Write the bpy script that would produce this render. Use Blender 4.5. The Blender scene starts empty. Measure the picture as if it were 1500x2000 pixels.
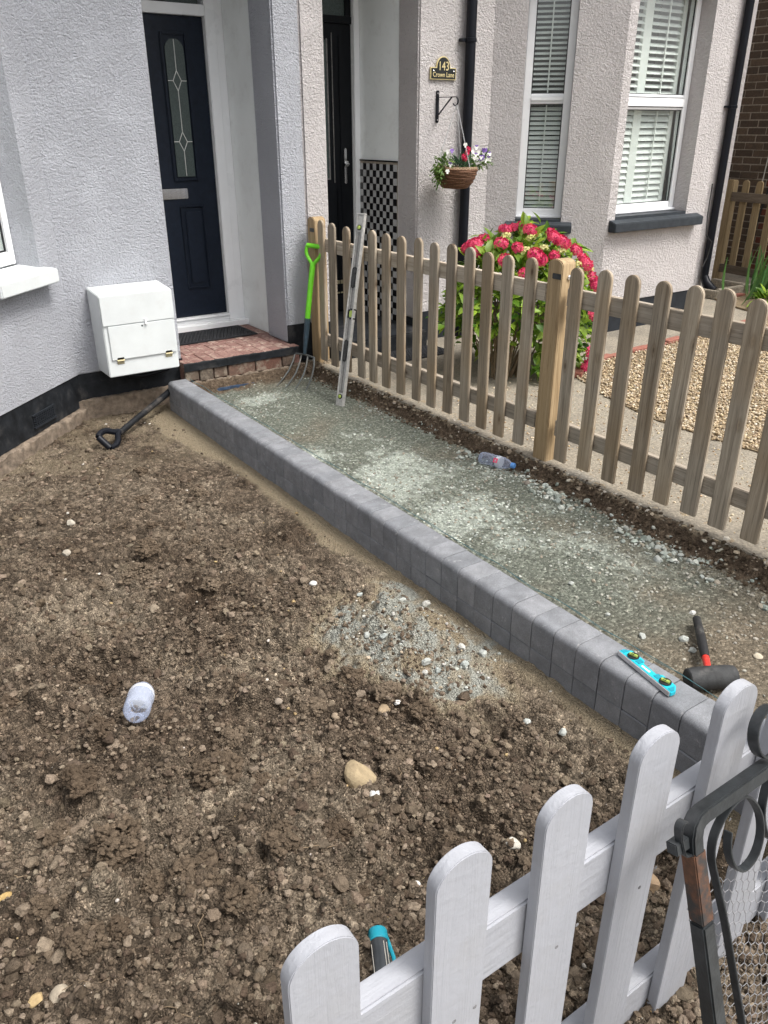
import bpy, bmesh, math, random
import numpy as np
from mathutils import Matrix, Vector
R = math.radians
rng = np.random.default_rng(7)
random.seed(7)
scene = bpy.context.scene
COL = scene.collection

# ---------------------------------------------------------------- camera, sky, sun, exposure
cam_data = bpy.data.cameras.new("camera")
cam = bpy.data.objects.new("camera", cam_data)
COL.objects.link(cam)
scene.camera = cam
cam_data.sensor_fit = 'VERTICAL'
cam_data.sensor_height = 24.0
cam_data.sensor_width = 18.0
cam_data.lens = 1563.7 / 2000 * 24.0
cam_data.clip_start = 0.02
cam_data.clip_end = 400
YAW, PITCH, ROLL = R(34.470), R(25.701), R(0.102)
fw = Vector((math.sin(YAW) * math.cos(PITCH), math.cos(YAW) * math.cos(PITCH), -math.sin(PITCH)))
rt = Vector((math.cos(YAW), -math.sin(YAW), 0))
dn = fw.cross(rt)
rr = math.cos(ROLL) * rt + math.sin(ROLL) * dn
dd = -math.sin(ROLL) * rt + math.cos(ROLL) * dn
cam.matrix_world = Matrix(((rr.x, -dd.x, -fw.x, 0), (rr.y, -dd.y, -fw.y, 0), (rr.z, -dd.z, -fw.z, 1.51), (0, 0, 0, 1)))

SUN_EL, SUN_AZ = R(60), R(150)          # azimuth clockwise from +Y (the house), i.e. behind the viewer to the right
world = bpy.data.worlds.new("World")
scene.world = world
world.use_nodes = True
wn = world.node_tree
for n in list(wn.nodes): wn.nodes.remove(n)
wo = wn.nodes.new('ShaderNodeOutputWorld')
wb = wn.nodes.new('ShaderNodeBackground')
ws = wn.nodes.new('ShaderNodeTexSky')
wh = wn.nodes.new('ShaderNodeHueSaturation')
ws.sky_type = 'NISHITA'
ws.sun_disc = False
ws.sun_elevation = SUN_EL
ws.sun_rotation = SUN_AZ
ws.air_density = 1.0
ws.dust_density = 6.0
ws.ozone_density = 1.0
wh.inputs['Saturation'].default_value = 0.22   # overcast: nearly white cloud light
wn.links.new(ws.outputs[0], wh.inputs['Color'])
wn.links.new(wh.outputs[0], wb.inputs['Color'])
wb.inputs['Strength'].default_value = 0.14
wn.links.new(wb.outputs[0], wo.inputs[0])
sd = bpy.data.lights.new("sun", 'SUN')
sd.energy = 1.5
sd.angle = R(18)
sd.color = (1.0, 0.96, 0.9)
sun = bpy.data.objects.new("sun", sd)
COL.objects.link(sun)
sdir = Vector((math.sin(SUN_AZ) * math.cos(SUN_EL), math.cos(SUN_AZ) * math.cos(SUN_EL), math.sin(SUN_EL)))
sun.rotation_euler = (-sdir).to_track_quat('-Z', 'Y').to_euler()
sun.location = (0, -2, 8)
vs = scene.view_settings
vs.view_transform = 'Standard'
vs.look = 'None'
vs.exposure = 0.84
vs.gamma = 1
vs.use_curve_mapping = False
scene.cycles.max_bounces = 8
scene.cycles.transparent_max_bounces = 12

# ---------------------------------------------------------------- material helpers
class NT:
    def __init__(s, name):
        s.m = bpy.data.materials.new(name)
        s.m.use_nodes = True
        s.t = s.m.node_tree
        s.b = s.t.nodes['Principled BSDF']
        s.out = s.t.nodes['Material Output']
        s._v = None
    def n(s, typ, **kw):
        x = s.t.nodes.new(typ)
        for k, v in kw.items():
            if k.startswith('i_'):
                x.inputs[k[2:].replace('_', ' ')].default_value = v
            else:
                setattr(x, k, v)
        return x
    def l(s, a, b): s.t.links.new(a, b)
    def vec(s):
        if s._v is None:
            tc = s.n('ShaderNodeTexCoord'); oi = s.n('ShaderNodeObjectInfo')
            mul = s.n('ShaderNodeMath', operation='MULTIPLY'); s.l(oi.outputs['Random'], mul.inputs[0]); mul.inputs[1].default_value = 37.0
            add = s.n('ShaderNodeVectorMath', operation='ADD')
            s.l(tc.outputs['Object'], add.inputs[0]); s.l(mul.outputs[0], add.inputs[1])
            s._v = add.outputs[0]
        return s._v
    def mapped(s, sc, rot=(0, 0, 0), v=None):
        mp = s.n('ShaderNodeMapping'); s.l(v or s.vec(), mp.inputs[0])
        mp.inputs['Scale'].default_value = sc; mp.inputs['Rotation'].default_value = rot
        return mp.outputs[0]
    def noise(s, scale, detail=4, rough=0.55, v=None, dist=0.0):
        x = s.n('ShaderNodeTexNoise'); s.l(v or s.vec(), x.inputs['Vector'])
        x.inputs['Scale'].default_value = scale; x.inputs['Detail'].default_value = detail
        x.inputs['Roughness'].default_value = rough; x.inputs['Distortion'].default_value = dist
        return x.outputs['Fac']
    def voro(s, scale, v=None, feature='F1', out='Distance', rnd=1.0):
        x = s.n('ShaderNodeTexVoronoi', feature=feature); s.l(v or s.vec(), x.inputs['Vector'])
        x.inputs['Scale'].default_value = scale; x.inputs['Randomness'].default_value = rnd
        return x.outputs[out]
    def ramp(s, fac, stops):
        x = s.n('ShaderNodeValToRGB'); s.l(fac, x.inputs[0])
        e = x.color_ramp.elements
        while len(e) < len(stops): e.new(0.5)
        for el, (p, c) in zip(e, stops):
            el.position = p
            el.color = (*c, 1) if isinstance(c, (tuple, list)) else (c, c, c, 1)
        return x.outputs[0]
    def mix(s, f, a, b, mode='MIX'):
        x = s.n('ShaderNodeMix', data_type='RGBA', blend_type=mode)
        for sock, val in ((x.inputs[0], f), (x.inputs[6], a), (x.inputs[7], b)):
            if hasattr(val, 'is_linked'): s.l(val, sock)
            elif isinstance(val, (tuple, list)): sock.default_value = (*val, 1)
            else: sock.default_value = val
        return x.outputs[2]
    def math(s, op, a, b=None, c=None):
        x = s.n('ShaderNodeMath', operation=op)
        for i, v in enumerate((a, b, c)):
            if v is None: continue
            if hasattr(v, 'is_linked'): s.l(v, x.inputs[i])
            else: x.inputs[i].default_value = v
        return x.outputs[0]
    def attr(s, name, out='Fac'):
        x = s.n('ShaderNodeAttribute'); x.attribute_name = name
        return x.outputs[out]
    def color(s, c):
        if hasattr(c, 'is_linked'): s.l(c, s.b.inputs['Base Color'])
        else: s.b.inputs['Base Color'].default_value = (*c, 1)
    def rough(s, r):
        if hasattr(r, 'is_linked'): s.l(r, s.b.inputs['Roughness'])
        else: s.b.inputs['Roughness'].default_value = r
    def bump(s, h, dist=0.003, strength=1.0):
        x = s.n('ShaderNodeBump'); s.l(h, x.inputs['Height'])
        x.inputs['Distance'].default_value = dist; x.inputs['Strength'].default_value = strength
        s.l(x.outputs[0], s.b.inputs['Normal'])
        return x

def plain(name, c, rough=0.5, metal=0.0, var=0.12, scale=25, bump=0.0, spec=0.5, dirt=None):
    t = NT(name)
    f = t.noise(scale, 5, 0.6)
    lo = tuple(x * (1 - var) for x in c); hi = tuple(min(1, x * (1 + var)) for x in c)
    col = t.ramp(f, [(0.3, lo), (0.7, hi)])
    if dirt:
        g = t.noise(7, 6, 0.7)
        col = t.mix(t.ramp(g, [(0.52, 0.0), (0.72, dirt[1])]), col, dirt[0])
    t.color(col)
    t.rough(t.ramp(t.noise(scale * 0.6, 4), [(0.3, max(0.02, rough - 0.08)), (0.7, min(1, rough + 0.08))]))
    t.b.inputs['Metallic'].default_value = metal
    t.b.inputs['Specular IOR Level'].default_value = spec
    if bump: t.bump(t.noise(scale * 4, 4), bump)
    return t.m

def roughcast(name, c, stain_or_pit_shade=(0.3, 0.29, 0.28), sc=70, depth=0.009):
    t = NT(name)
    tc = t.n('ShaderNodeTexCoord'); v = tc.outputs['Object']
    vs2 = t.mapped((1, 1, 1.2), (0.5, 0.6, 0.3), v=v)
    a = t.noise(sc, 5, 0.66, v=vs2)
    a2 = t.noise(sc * 0.5, 3, 0.55, v=t.mapped((1, 1, 1.1), (1.1, 0.2, 0.8), v=v))
    big = t.noise(5, 2, 0.5, v=v)
    h = t.math('ADD', t.math('SUBTRACT', a, 0.5), t.math('MULTIPLY', t.math('SUBTRACT', a2, 0.5), 0.55))
    h = t.math('MULTIPLY', h, t.ramp(big, [(0.30, 0.75), (0.52, 1.0)]))
    t.bump(h, depth, 1.0)
    lo = tuple(x * 0.96 for x in c)
    col = t.ramp(t.noise(2.2, 5, 0.6, v=v), [(0.3, lo), (0.7, c)])
    pit = t.ramp(t.noise(sc * 1.5, 4, 0.65, v=v), [(0.30, 1.0), (0.38, 0.0)])  # dark dots paint shade into the pits of the roughcast
    col = t.mix(t.math('MULTIPLY', pit, 0.75), col, stain_or_pit_shade)
    streak = t.noise(3.0, 4, 0.6, v=t.mapped((2.5, 2.5, 0.35), v=v))
    col = t.mix(t.math('MULTIPLY', t.ramp(streak, [(0.55, 0.0), (0.8, 1.0)]), 0.14), col, tuple(x * 0.8 for x in c))
    t.color(col); t.rough(0.85)
    t.b.inputs['Specular IOR Level'].default_value = 0.2
    return t.m

def wood(name, c_lo, c_hi, tan, tanmix=0.5, axis=2, knots=True, paint=None):
    t = NT(name)
    sc = [46, 46, 46]; sc[axis] = 1.5
    v = t.vec()
    wob = t.noise(2.2, 2, 0.5)
    vv = t.mapped(tuple(sc), v=v)
    g = t.noise(1.0, 6, 0.62, v=vv, dist=1.2)
    fine = t.noise(3.2, 4, 0.6, v=t.mapped(tuple(x * 2.2 for x in sc), v=v))
    col = t.ramp(g, [(0.28, c_lo), (0.46, tuple((a + b) / 2 for a, b in zip(c_lo, c_hi))), (0.68, c_hi)])
    patch = t.ramp(t.noise(1.7, 3, 0.6), [(0.42, 0.0), (0.66, 1.0)])
    col = t.mix(t.math('MULTIPLY', patch, tanmix), col, t.mix(g, tuple(x * 0.72 for x in tan), tan))
    col = t.mix(t.math('MULTIPLY', t.ramp(fine, [(0.32, 1.0), (0.42, 0.0)]), 0.55), col, tuple(x * 0.4 for x in c_lo))
    h = t.math('ADD', t.math('MULTIPLY', g, 0.6), t.math('MULTIPLY', fine, 0.5))
    if knots:
        ks = [9.5, 9.5, 9.5]; ks[axis] = 4.4
        kv = t.voro(1.0, v=t.mapped(tuple(ks), v=v))
        ring = t.ramp(kv, [(0.0, 0.02), (0.07, 0.12), (0.10, 0.7), (0.14, 0.25), (0.22, 1.0)])
        col = t.mix(1.0, col, t.mix(t.ramp(kv, [(0.0, 0.0), (0.2, 1.0)]), t.mix(ring, (0.16, 0.10, 0.06), (0.95, 0.85, 0.72)), (1, 1, 1)), 'MULTIPLY')
    oi = t.n('ShaderNodeObjectInfo')
    col = t.mix(1.0, col, t.ramp(oi.outputs['Random'], [(0.0, (0.74, 0.72, 0.70)), (0.5, (0.95, 0.94, 0.93)), (1.0, (1.12, 1.10, 1.07))]), 'MULTIPLY')
    t.color(col); t.rough(0.78)
    t.b.inputs['Specular IOR Level'].default_value = 0.25
    t.bump(h, 0.0016, 0.9)
    return t.m

def glass(name, tint=(0.965, 0.985, 0.975), base=0.085):
    t = NT(name)
    for n in list(t.t.nodes):
        if n.type == 'BSDF_PRINCIPLED': t.t.nodes.remove(n)
    tr = t.n('ShaderNodeBsdfTransparent'); tr.inputs[0].default_value = (*tint, 1)
    gl = t.n('ShaderNodeBsdfGlossy'); gl.inputs['Roughness'].default_value = 0.01
    gl.inputs['Color'].default_value = (1, 1, 1, 1)
    fr = t.n('ShaderNodeLayerWeight'); fr.inputs[0].default_value = 0.5
    f = t.math('ADD', t.math('MULTIPLY', t.math('POWER', fr.outputs['Facing'], 4.0), 0.85), base)
    mx = t.n('ShaderNodeMixShader'); t.l(f, mx.inputs[0]); t.l(tr.outputs[0], mx.inputs[1]); t.l(gl.outputs[0], mx.inputs[2])
    t.l(mx.outputs[0], t.out.inputs[0])
    return t.m

def attr_stone(name, rough=0.85, bump=0.002, bs=180, spec=0.25, var=0.25):
    """colour comes from the 'tint' attribute each stone carries"""
    t = NT(name)
    tc = t.n('ShaderNodeTexCoord'); v = tc.outputs['Object']
    c = t.attr('tint', 'Color')
    f = t.noise(bs * 0.6, 4, 0.6, v=v)
    k = t.ramp(f, [(0.25, 1 - var), (0.75, 1 + 0.0)])
    t.color(t.mix(1.0, c, k, 'MULTIPLY'))
    t.rough(rough); t.b.inputs['Specular IOR Level'].default_value = spec
    t.bump(t.noise(bs, 5, 0.65, v=v), bump, 0.9)
    return t.m

M = {}
M['grey_render'] = roughcast('grey_render', (0.67, 0.687, 0.745), (0.33, 0.335, 0.36), 88, 0.046)
M['pink_render'] = roughcast('pink_render', (0.82, 0.775, 0.765), (0.36, 0.31, 0.30), 70, 0.052)
M['smooth_white'] = plain('smooth_white', (0.86, 0.885, 0.88), 0.6, var=0.05, scale=3, bump=0.0006, dirt=((0.45, 0.43, 0.4), 0.25))
M['upvc'] = plain('upvc', (0.88, 0.89, 0.90), 0.32, var=0.02, scale=8)
M['box_white'] = plain('box_white', (0.66, 0.69, 0.69), 0.45, var=0.05, scale=6, dirt=((0.55, 0.55, 0.53), 0.35))
M['plinth_black'] = plain('plinth_black', (0.014, 0.016, 0.019), 0.6, var=0.5, scale=14, bump=0.001, spec=0.2, dirt=((0.16, 0.14, 0.12), 0.25))
M['plinth_slate'] = plain('plinth_slate', (0.020, 0.023, 0.028), 0.55, var=0.3, scale=14, spec=0.2)
M['sill_grey'] = plain('sill_grey', (0.034, 0.040, 0.047), 0.55, var=0.25, scale=20, spec=0.25)
M['door_navy'] = plain('door_navy', (0.009, 0.014, 0.025), 0.42, var=0.2, scale=30, bump=0.0003, spec=0.22)
M['door_black'] = plain('door_black', (0.005, 0.006, 0.008), 0.4, var=0.2, scale=30, spec=0.2)
M['gasket'] = plain('gasket', (0.012, 0.013, 0.015), 0.5)
M['pipe_black'] = plain('pipe_black', (0.007, 0.008, 0.012), 0.4, var=0.2, spec=0.22)
M['iron'] = plain('iron', (0.020, 0.023, 0.025), 0.40, metal=0.0, var=0.35, scale=40, bump=0.0005, dirt=((0.075, 0.075, 0.078), 0.6))
def rust_mat():
    t = NT('rust')
    tc = t.n('ShaderNodeTexCoord'); v = tc.outputs['Object']
    f = t.noise(24, 6, 0.7, v=v)
    r_ = t.ramp(t.noise(70, 5, 0.7, v=v), [(0.3, (0.055, 0.026, 0.014)), (0.7, (0.15, 0.065, 0.032))])
    c = t.mix(t.ramp(f, [(0.42, 0.0), (0.56, 1.0)]), (0.030, 0.028, 0.027), r_)
    t.color(c); t.rough(0.7); t.bump(f, 0.001, 0.8)
    return t.m
M['rust'] = rust_mat()
M['wire'] = plain('wire', (0.26, 0.26, 0.27), 0.45, metal=0.3)
M['chain'] = plain('chain', (0.72, 0.72, 0.73), 0.4, metal=0.2)
M['chrome'] = plain('chrome', (0.72, 0.72, 0.73), 0.16, metal=1.0, var=0.04)
M['lead'] = plain('lead', (0.75, 0.75, 0.72), 0.35, metal=0.4)
M['brass'] = plain('brass', (0.62, 0.55, 0.36), 0.35, metal=0.8, var=0.2, scale=200)
M['obscure_glass'] = plain('obscure_glass', (0.055, 0.075, 0.07), 0.16, var=0.35, scale=160, bump=0.0012)
M['glass'] = glass('glass')
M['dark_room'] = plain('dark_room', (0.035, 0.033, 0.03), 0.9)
M['shutter'] = plain('shutter', (0.80, 0.815, 0.79), 0.7, var=0.03, spec=0.2)
M['kerb'] = None
M['mat_black'] = plain('mat_black', (0.013, 0.014, 0.017), 0.7, var=0.3)
M['gold'] = plain('gold', (0.66, 0.55, 0.28), 0.4, var=0.1)
M['sign_black'] = plain('sign_black', (0.008, 0.010, 0.009), 0.35)
M['wicker'] = plain('wicker', (0.16, 0.075, 0.038), 0.75, var=0.6, scale=120, bump=0.001)
M['wicker_light'] = plain('wicker_light', (0.34, 0.24, 0.15), 0.8, var=0.4, scale=120)
M['alu'] = plain('alu', (0.50, 0.49, 0.47), 0.42, metal=0.35, var=0.2, scale=50, bump=0.0003, dirt=((0.62, 0.60, 0.56), 0.7))
M['edge_alu'] = plain('edge_alu', (0.58, 0.58, 0.59), 0.3, metal=0.25, var=0.1)
M['alu_dark'] = plain('alu_dark', (0.20, 0.195, 0.19), 0.5, metal=0.3, var=0.3, scale=60, dirt=((0.4, 0.38, 0.35), 0.6))
M['rubber'] = plain('rubber', (0.030, 0.031, 0.032), 0.75, var=0.4, scale=40, bump=0.0008, dirt=((0.14, 0.13, 0.12), 0.8))
M['grip_black'] = plain('grip_black', (0.016, 0.016, 0.017), 0.6, var=0.3, scale=60, dirt=((0.22, 0.21, 0.19), 0.7))
M['spade_black'] = plain('spade_black', (0.010, 0.011, 0.013), 0.45, var=0.3, scale=60, spec=0.3, dirt=((0.16, 0.14, 0.12), 0.45))
M['red'] = plain('red', (0.62, 0.035, 0.025), 0.4, var=0.2, scale=60, dirt=((0.7, 0.55, 0.5), 0.5))
M['lime'] = plain('lime', (0.16, 0.62, 0.02), 0.4, var=0.08)
M['steel_blue'] = plain('steel_blue', (0.030, 0.055, 0.075), 0.5, var=0.3, scale=50)
M['steel_tine'] = plain('steel_tine', (0.075, 0.085, 0.085), 0.5, var=0.35, scale=60, dirt=((0.16, 0.14, 0.12), 0.7))
M['turquoise'] = plain('turquoise', (0.015, 0.45, 0.56), 0.35, var=0.08)
M['white_print'] = plain('white_print', (0.82, 0.85, 0.86), 0.5)
M['teal'] = plain('teal', (0.012, 0.27, 0.36), 0.4, var=0.1)
M['vial'] = plain('vial', (0.36, 0.46, 0.10), 0.15)
M['vial_black'] = plain('vial_black', (0.012, 0.013, 0.013), 0.25)
M['plank_blue'] = plain('plank_blue', (0.030, 0.055, 0.10), 0.5, var=0.4, scale=30, dirt=((0.2, 0.2, 0.19), 0.6))
M['string'] = plain('string', (0.05, 0.13, 0.145), 0.8)
M['cap_blue'] = plain('cap_blue', (0.10, 0.27, 0.62), 0.35, var=0.05)
M['cable'] = plain('cable', (0.55, 0.52, 0.46), 0.6)
M['cable_dark'] = plain('cable_dark', (0.02, 0.02, 0.02), 0.6)
M['concrete_foot'] = plain('concrete_foot', (0.185, 0.145, 0.108), 0.95, var=0.45, scale=26, bump=0.006, dirt=((0.12, 0.085, 0.06), 0.9))
M['mortar'] = plain('mortar', (0.36, 0.31, 0.25), 0.95, var=0.3, scale=40, bump=0.002)
M['pickets'] = wood('pickets', (0.155, 0.128, 0.097), (0.47, 0.41, 0.328), (0.37, 0.268, 0.155), 0.6)
M['rails'] = wood('rails', (0.22, 0.19, 0.15), (0.52, 0.465, 0.39), (0.42, 0.33, 0.235), 0.35, axis=1)
M['posts'] = wood('posts', (0.22, 0.15, 0.08), (0.48, 0.36, 0.215), (0.42, 0.30, 0.16), 0.5, knots=False)
M['far_wood'] = wood('far_wood', (0.19, 0.14, 0.08), (0.42, 0.33, 0.20), (0.40, 0.29, 0.15), 0.5, knots=False)

M['far_rail'] = wood('far_rail', (0.10, 0.08, 0.06), (0.22, 0.18, 0.14), (0.2, 0.15, 0.1), 0.3, axis=1, knots=False)
def white_paint(name, axis):
    t = NT(name)
    sc = [40, 40, 40]; sc[axis] = 2.0
    g = t.noise(1.0, 5, 0.6, v=t.mapped(tuple(sc)), dist=0.8)
    base = (0.365, 0.374, 0.406)
    col = t.ramp(t.noise(5, 5, 0.6), [(0.3, tuple(x * 0.94 for x in base)), (0.7, base)])
    nick = t.ramp(t.noise(30, 6, 0.75), [(0.66, 0.0), (0.70, 1.0)])
    col = t.mix(t.math('MULTIPLY', nick, 0.7), col, (0.27, 0.27, 0.28))
    smear = t.ramp(t.noise(8, 7, 0.75), [(0.46, 0.0), (0.70, 0.55)])
    col = t.mix(smear, col, (0.33, 0.33, 0.34))
    t.color(col); t.rough(0.5)
    t.bump(t.math('ADD', g, t.math('MULTIPLY', t.noise(60, 3), 0.5)), 0.0028, 0.9)
    return t.m
M['white_picket'] = white_paint('white_picket', 2)
M['nail'] = plain('nail', (0.17, 0.17, 0.175), 0.6, var=0.4, scale=200)
M['white_rail'] = white_paint('white_rail', 0)

def kerb_mat():
    t = NT('kerb_concrete')
    oi = t.n('ShaderNodeObjectInfo')
    c = t.ramp(oi.outputs['Random'], [(0.0, (0.185, 0.193, 0.208)), (0.5, (0.208, 0.215, 0.230)), (1.0, (0.235, 0.241, 0.256))])
    sp = t.ramp(t.noise(420, 2, 0.5), [(0.35, 0.78), (0.65, 1.12)])
    c = t.mix(1.0, c, sp, 'MULTIPLY')
    cl = t.ramp(t.noise(14, 6, 0.7), [(0.35, 0.78), (0.68, 1.18)])
    c = t.mix(1.0, c, cl, 'MULTIPLY')
    eff = t.ramp(t.noise(30, 7, 0.8), [(0.58, 0.0), (0.72, 0.7)])
    c = t.mix(eff, c, (0.45, 0.44, 0.44))
    pit = t.ramp(t.voro(70), [(0.05, 1.0), (0.11, 0.0)])
    c = t.mix(t.math('MULTIPLY', pit, 0.4), c, (0.04, 0.04, 0.045))
    t.color(c); t.rough(0.75)
    t.bump(t.noise(300, 4, 0.6), 0.0012, 0.8)
    return t.m
M['kerb'] = kerb_mat()

def brick_mat(name, cols, stain_or_pit_shade, amount=0.5):
    t = NT(name)
    oi = t.n('ShaderNodeObjectInfo')
    n = len(cols)
    c = t.ramp(oi.outputs['Random'], [(i / (n - 1), cc) for i, cc in enumerate(cols)])
    c = t.mix(1.0, c, t.ramp(t.noise(55, 5, 0.7), [(0.3, 0.6), (0.7, 1.15)]), 'MULTIPLY')
    c = t.mix(t.math('MULTIPLY', t.ramp(t.noise(14, 6, 0.75), [(0.5, 0.0), (0.66, 1.0)]), amount), c, stain_or_pit_shade)
    t.color(c); t.rough(0.88); t.bump(t.noise(90, 5, 0.65), 0.0025, 0.9)
    return t.m
M['brick_dark'] = brick_mat('brick_dark', [(0.075, 0.052, 0.036), (0.105, 0.072, 0.048), (0.14, 0.095, 0.062)], (0.05, 0.04, 0.03))
M['brick_red'] = brick_mat('brick_red', [(0.15, 0.045, 0.025), (0.19, 0.06, 0.035), (0.13, 0.04, 0.026)], (0.09, 0.04, 0.03))
M['step_top'] = brick_mat('step_top', [(0.23, 0.125, 0.105), (0.28, 0.16, 0.135), (0.20, 0.10, 0.085)], (0.50, 0.40, 0.33), 0.9)
M['step_mortar'] = plain('step_mortar', (0.27, 0.15, 0.125), 0.9, var=0.4, scale=30)
M['step_front'] = brick_mat('step_front', [(0.15, 0.065, 0.045), (0.13, 0.095, 0.07), (0.10, 0.08, 0.06)], (0.27, 0.225, 0.175), 0.9)
M['edging'] = brick_mat('edging', [(0.28, 0.10, 0.07), (0.33, 0.14, 0.10)], (0.25, 0.15, 0.11), 0.4)
M['tile_black'] = plain('tile_black', (0.010, 0.009, 0.010), 0.2)
M['tile_white'] = plain('tile_white', (0.44, 0.44, 0.44), 0.25, var=0.04)

def soil_mat():
    t = NT('soil')
    tc = t.n('ShaderNodeTexCoord'); v = tc.outputs['Object']
    a = t.noise(1.9, 7, 0.62, v=v); b = t.noise(38, 6, 0.7, v=v); c3 = t.noise(150, 4, 0.7, v=v)
    c = t.ramp(a, [(0.36, (0.115, 0.082, 0.056)), (0.5, (0.215, 0.166, 0.120)), (0.62, (0.355, 0.288, 0.212))])
    c = t.mix(1.0, c, t.ramp(t.attr('tone'), [(0.0, 0.52), (0.5, 1.0), (1.0, 1.42)]), 'MULTIPLY')
    vc = t.n('ShaderNodeTexVoronoi'); t.l(v, vc.inputs['Vector']); vc.inputs['Scale'].default_value = 150
    sep = t.n('ShaderNodeSeparateColor'); t.l(vc.outputs['Color'], sep.inputs[0])
    c = t.mix(1.0, c, t.ramp(sep.outputs[0], [(0.0, 0.6), (0.75, 1.1), (0.93, 1.3), (1.0, 2.1)]), 'MULTIPLY')
    c = t.mix(1.0, c, t.ramp(b, [(0.3, 0.7), (0.7, 1.2)]), 'MULTIPLY')
    c = t.mix(1.0, c, t.ramp(t.noise(300, 3, 0.7, v=v), [(0.3, 0.65), (0.7, 1.2)]), 'MULTIPLY')
    grit = t.ramp(c3, [(0.66, 0.0), (0.74, 1.0)])
    c = t.mix(t.math('MULTIPLY', grit, 0.55), c, (0.36, 0.30, 0.23))
    sand = t.attr('sand')
    sc = t.ramp(t.noise(90, 5, 0.7, v=v), [(0.3, (0.28, 0.225, 0.15)), (0.7, (0.47, 0.39, 0.27))])
    grey = t.ramp(t.noise(110, 5, 0.75, v=v), [(0.32, (0.27, 0.285, 0.255)), (0.68, (0.56, 0.575, 0.525))])
    c = t.mix(sand, c, sc)
    c = t.mix(t.attr('fines'), c, grey)
    t.color(c); t.rough(0.95); t.b.inputs['Specular IOR Level'].default_value = 0.15
    t.bump(t.math('ADD', t.noise(190, 6, 0.75, v=v), t.math('ADD', t.math('MULTIPLY', t.noise(70, 5, 0.65, v=v), 1.5), t.math('MULTIPLY', vc.outputs['Distance'], -1.6))), 0.010, 1.0)
    return t.m
M['soil'] = soil_mat()

def path_mat():
    t = NT('sub_base')
    tc = t.n('ShaderNodeTexCoord'); v = tc.outputs['Object']
    b = t.noise(70, 6, 0.72, v=v); f = t.noise(220, 4, 0.7, v=v)
    base = t.ramp(b, [(0.28, (0.085, 0.094, 0.076)), (0.5, (0.145, 0.156, 0.128)), (0.72, (0.25, 0.26, 0.215))])
    dust = t.ramp(f, [(0.3, (0.25, 0.28, 0.24)), (0.7, (0.50, 0.535, 0.475))])
    earth = t.ramp(t.noise(40, 6, 0.7, v=v), [(0.3, (0.115, 0.085, 0.058)), (0.7, (0.24, 0.19, 0.135))])
    vc = t.n('ShaderNodeTexVoronoi'); t.l(v, vc.inputs['Vector']); vc.inputs['Scale'].default_value = 105
    sep = t.n('ShaderNodeSeparateColor'); t.l(vc.outputs['Color'], sep.inputs[0])
    cell = t.ramp(sep.outputs[0], [(0.0, 0.62), (0.6, 1.0), (0.85, 1.35), (1.0, 2.0)])
    base = t.mix(1.0, base, cell, 'MULTIPLY'); dust = t.mix(0.6, dust, t.mix(1.0, dust, cell, 'MULTIPLY'))
    c = t.mix(t.attr('dust'), base, dust)
    c = t.mix(t.attr('earth'), c, t.mix(0.8, earth, t.mix(1.0, earth, cell, 'MULTIPLY')))
    dark = t.ramp(t.noise(45, 6, 0.75, v=v), [(0.3, (0.045, 0.032, 0.022)), (0.52, (0.105, 0.076, 0.052)), (0.72, (0.24, 0.185, 0.13))])  # brown bank earth, darkened with painted shade so the cut looks steeper
    c = t.mix(t.attr('bank'), c, dark)
    c = t.mix(t.attr('lip'), c, t.ramp(b, [(0.3, (0.22, 0.17, 0.11)), (0.7, (0.48, 0.40, 0.29))]))
    t.color(c); t.rough(0.93); t.b.inputs['Specular IOR Level'].default_value = 0.2
    t.bump(t.math('ADD', t.math('MULTIPLY', f, 0.7), t.math('ADD', t.math('MULTIPLY', vc.outputs['Distance'], -1.2), t.noise(110, 6, 0.7, v=v))), 0.006, 1.0)
    return t.m
M['sub_base'] = path_mat()

def slab_mat():
    t = NT('old_concrete')
    tc = t.n('ShaderNodeTexCoord'); v = tc.outputs['Object']
    a = t.noise(2.6, 6, 0.65, v=v); b = t.noise(65, 5, 0.7, v=v); w = t.voro(42, v=v)
    c = t.ramp(a, [(0.32, (0.175, 0.155, 0.125)), (0.55, (0.28, 0.245, 0.19)), (0.75, (0.215, 0.20, 0.172))])
    c = t.mix(1.0, c, t.ramp(b, [(0.3, 0.5), (0.7, 1.35)]), 'MULTIPLY')
    c = t.mix(t.ramp(w, [(0.0, 0.6), (0.2, 0.0)]), c, (0.42, 0.37, 0.285))
    t.color(c); t.rough(0.9); t.bump(t.math('ADD', b, t.math('MULTIPLY', w, -0.6)), 0.005, 0.9)
    return t.m
M['slab'] = slab_mat()
M['gravel_bed'] = plain('gravel_bed', (0.20, 0.15, 0.09), 0.95, var=0.4, scale=60, bump=0.004)
M['asphalt'] = plain('asphalt', (0.06, 0.06, 0.062), 0.9, var=0.3, scale=30, bump=0.002)
M['paving'] = plain('paving', (0.30, 0.285, 0.26), 0.9, var=0.3, scale=20, bump=0.002)
M['stones'] = attr_stone('stones')
M['clods'] = attr_stone('clods', 0.97, 0.009, 110, 0.12, 0.5)
M['gravel'] = attr_stone('gravel', 0.7, 0.001, 200, 0.35, 0.2)
M['roofing'] = plain('roofing', (0.12, 0.10, 0.09), 0.9)

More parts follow.
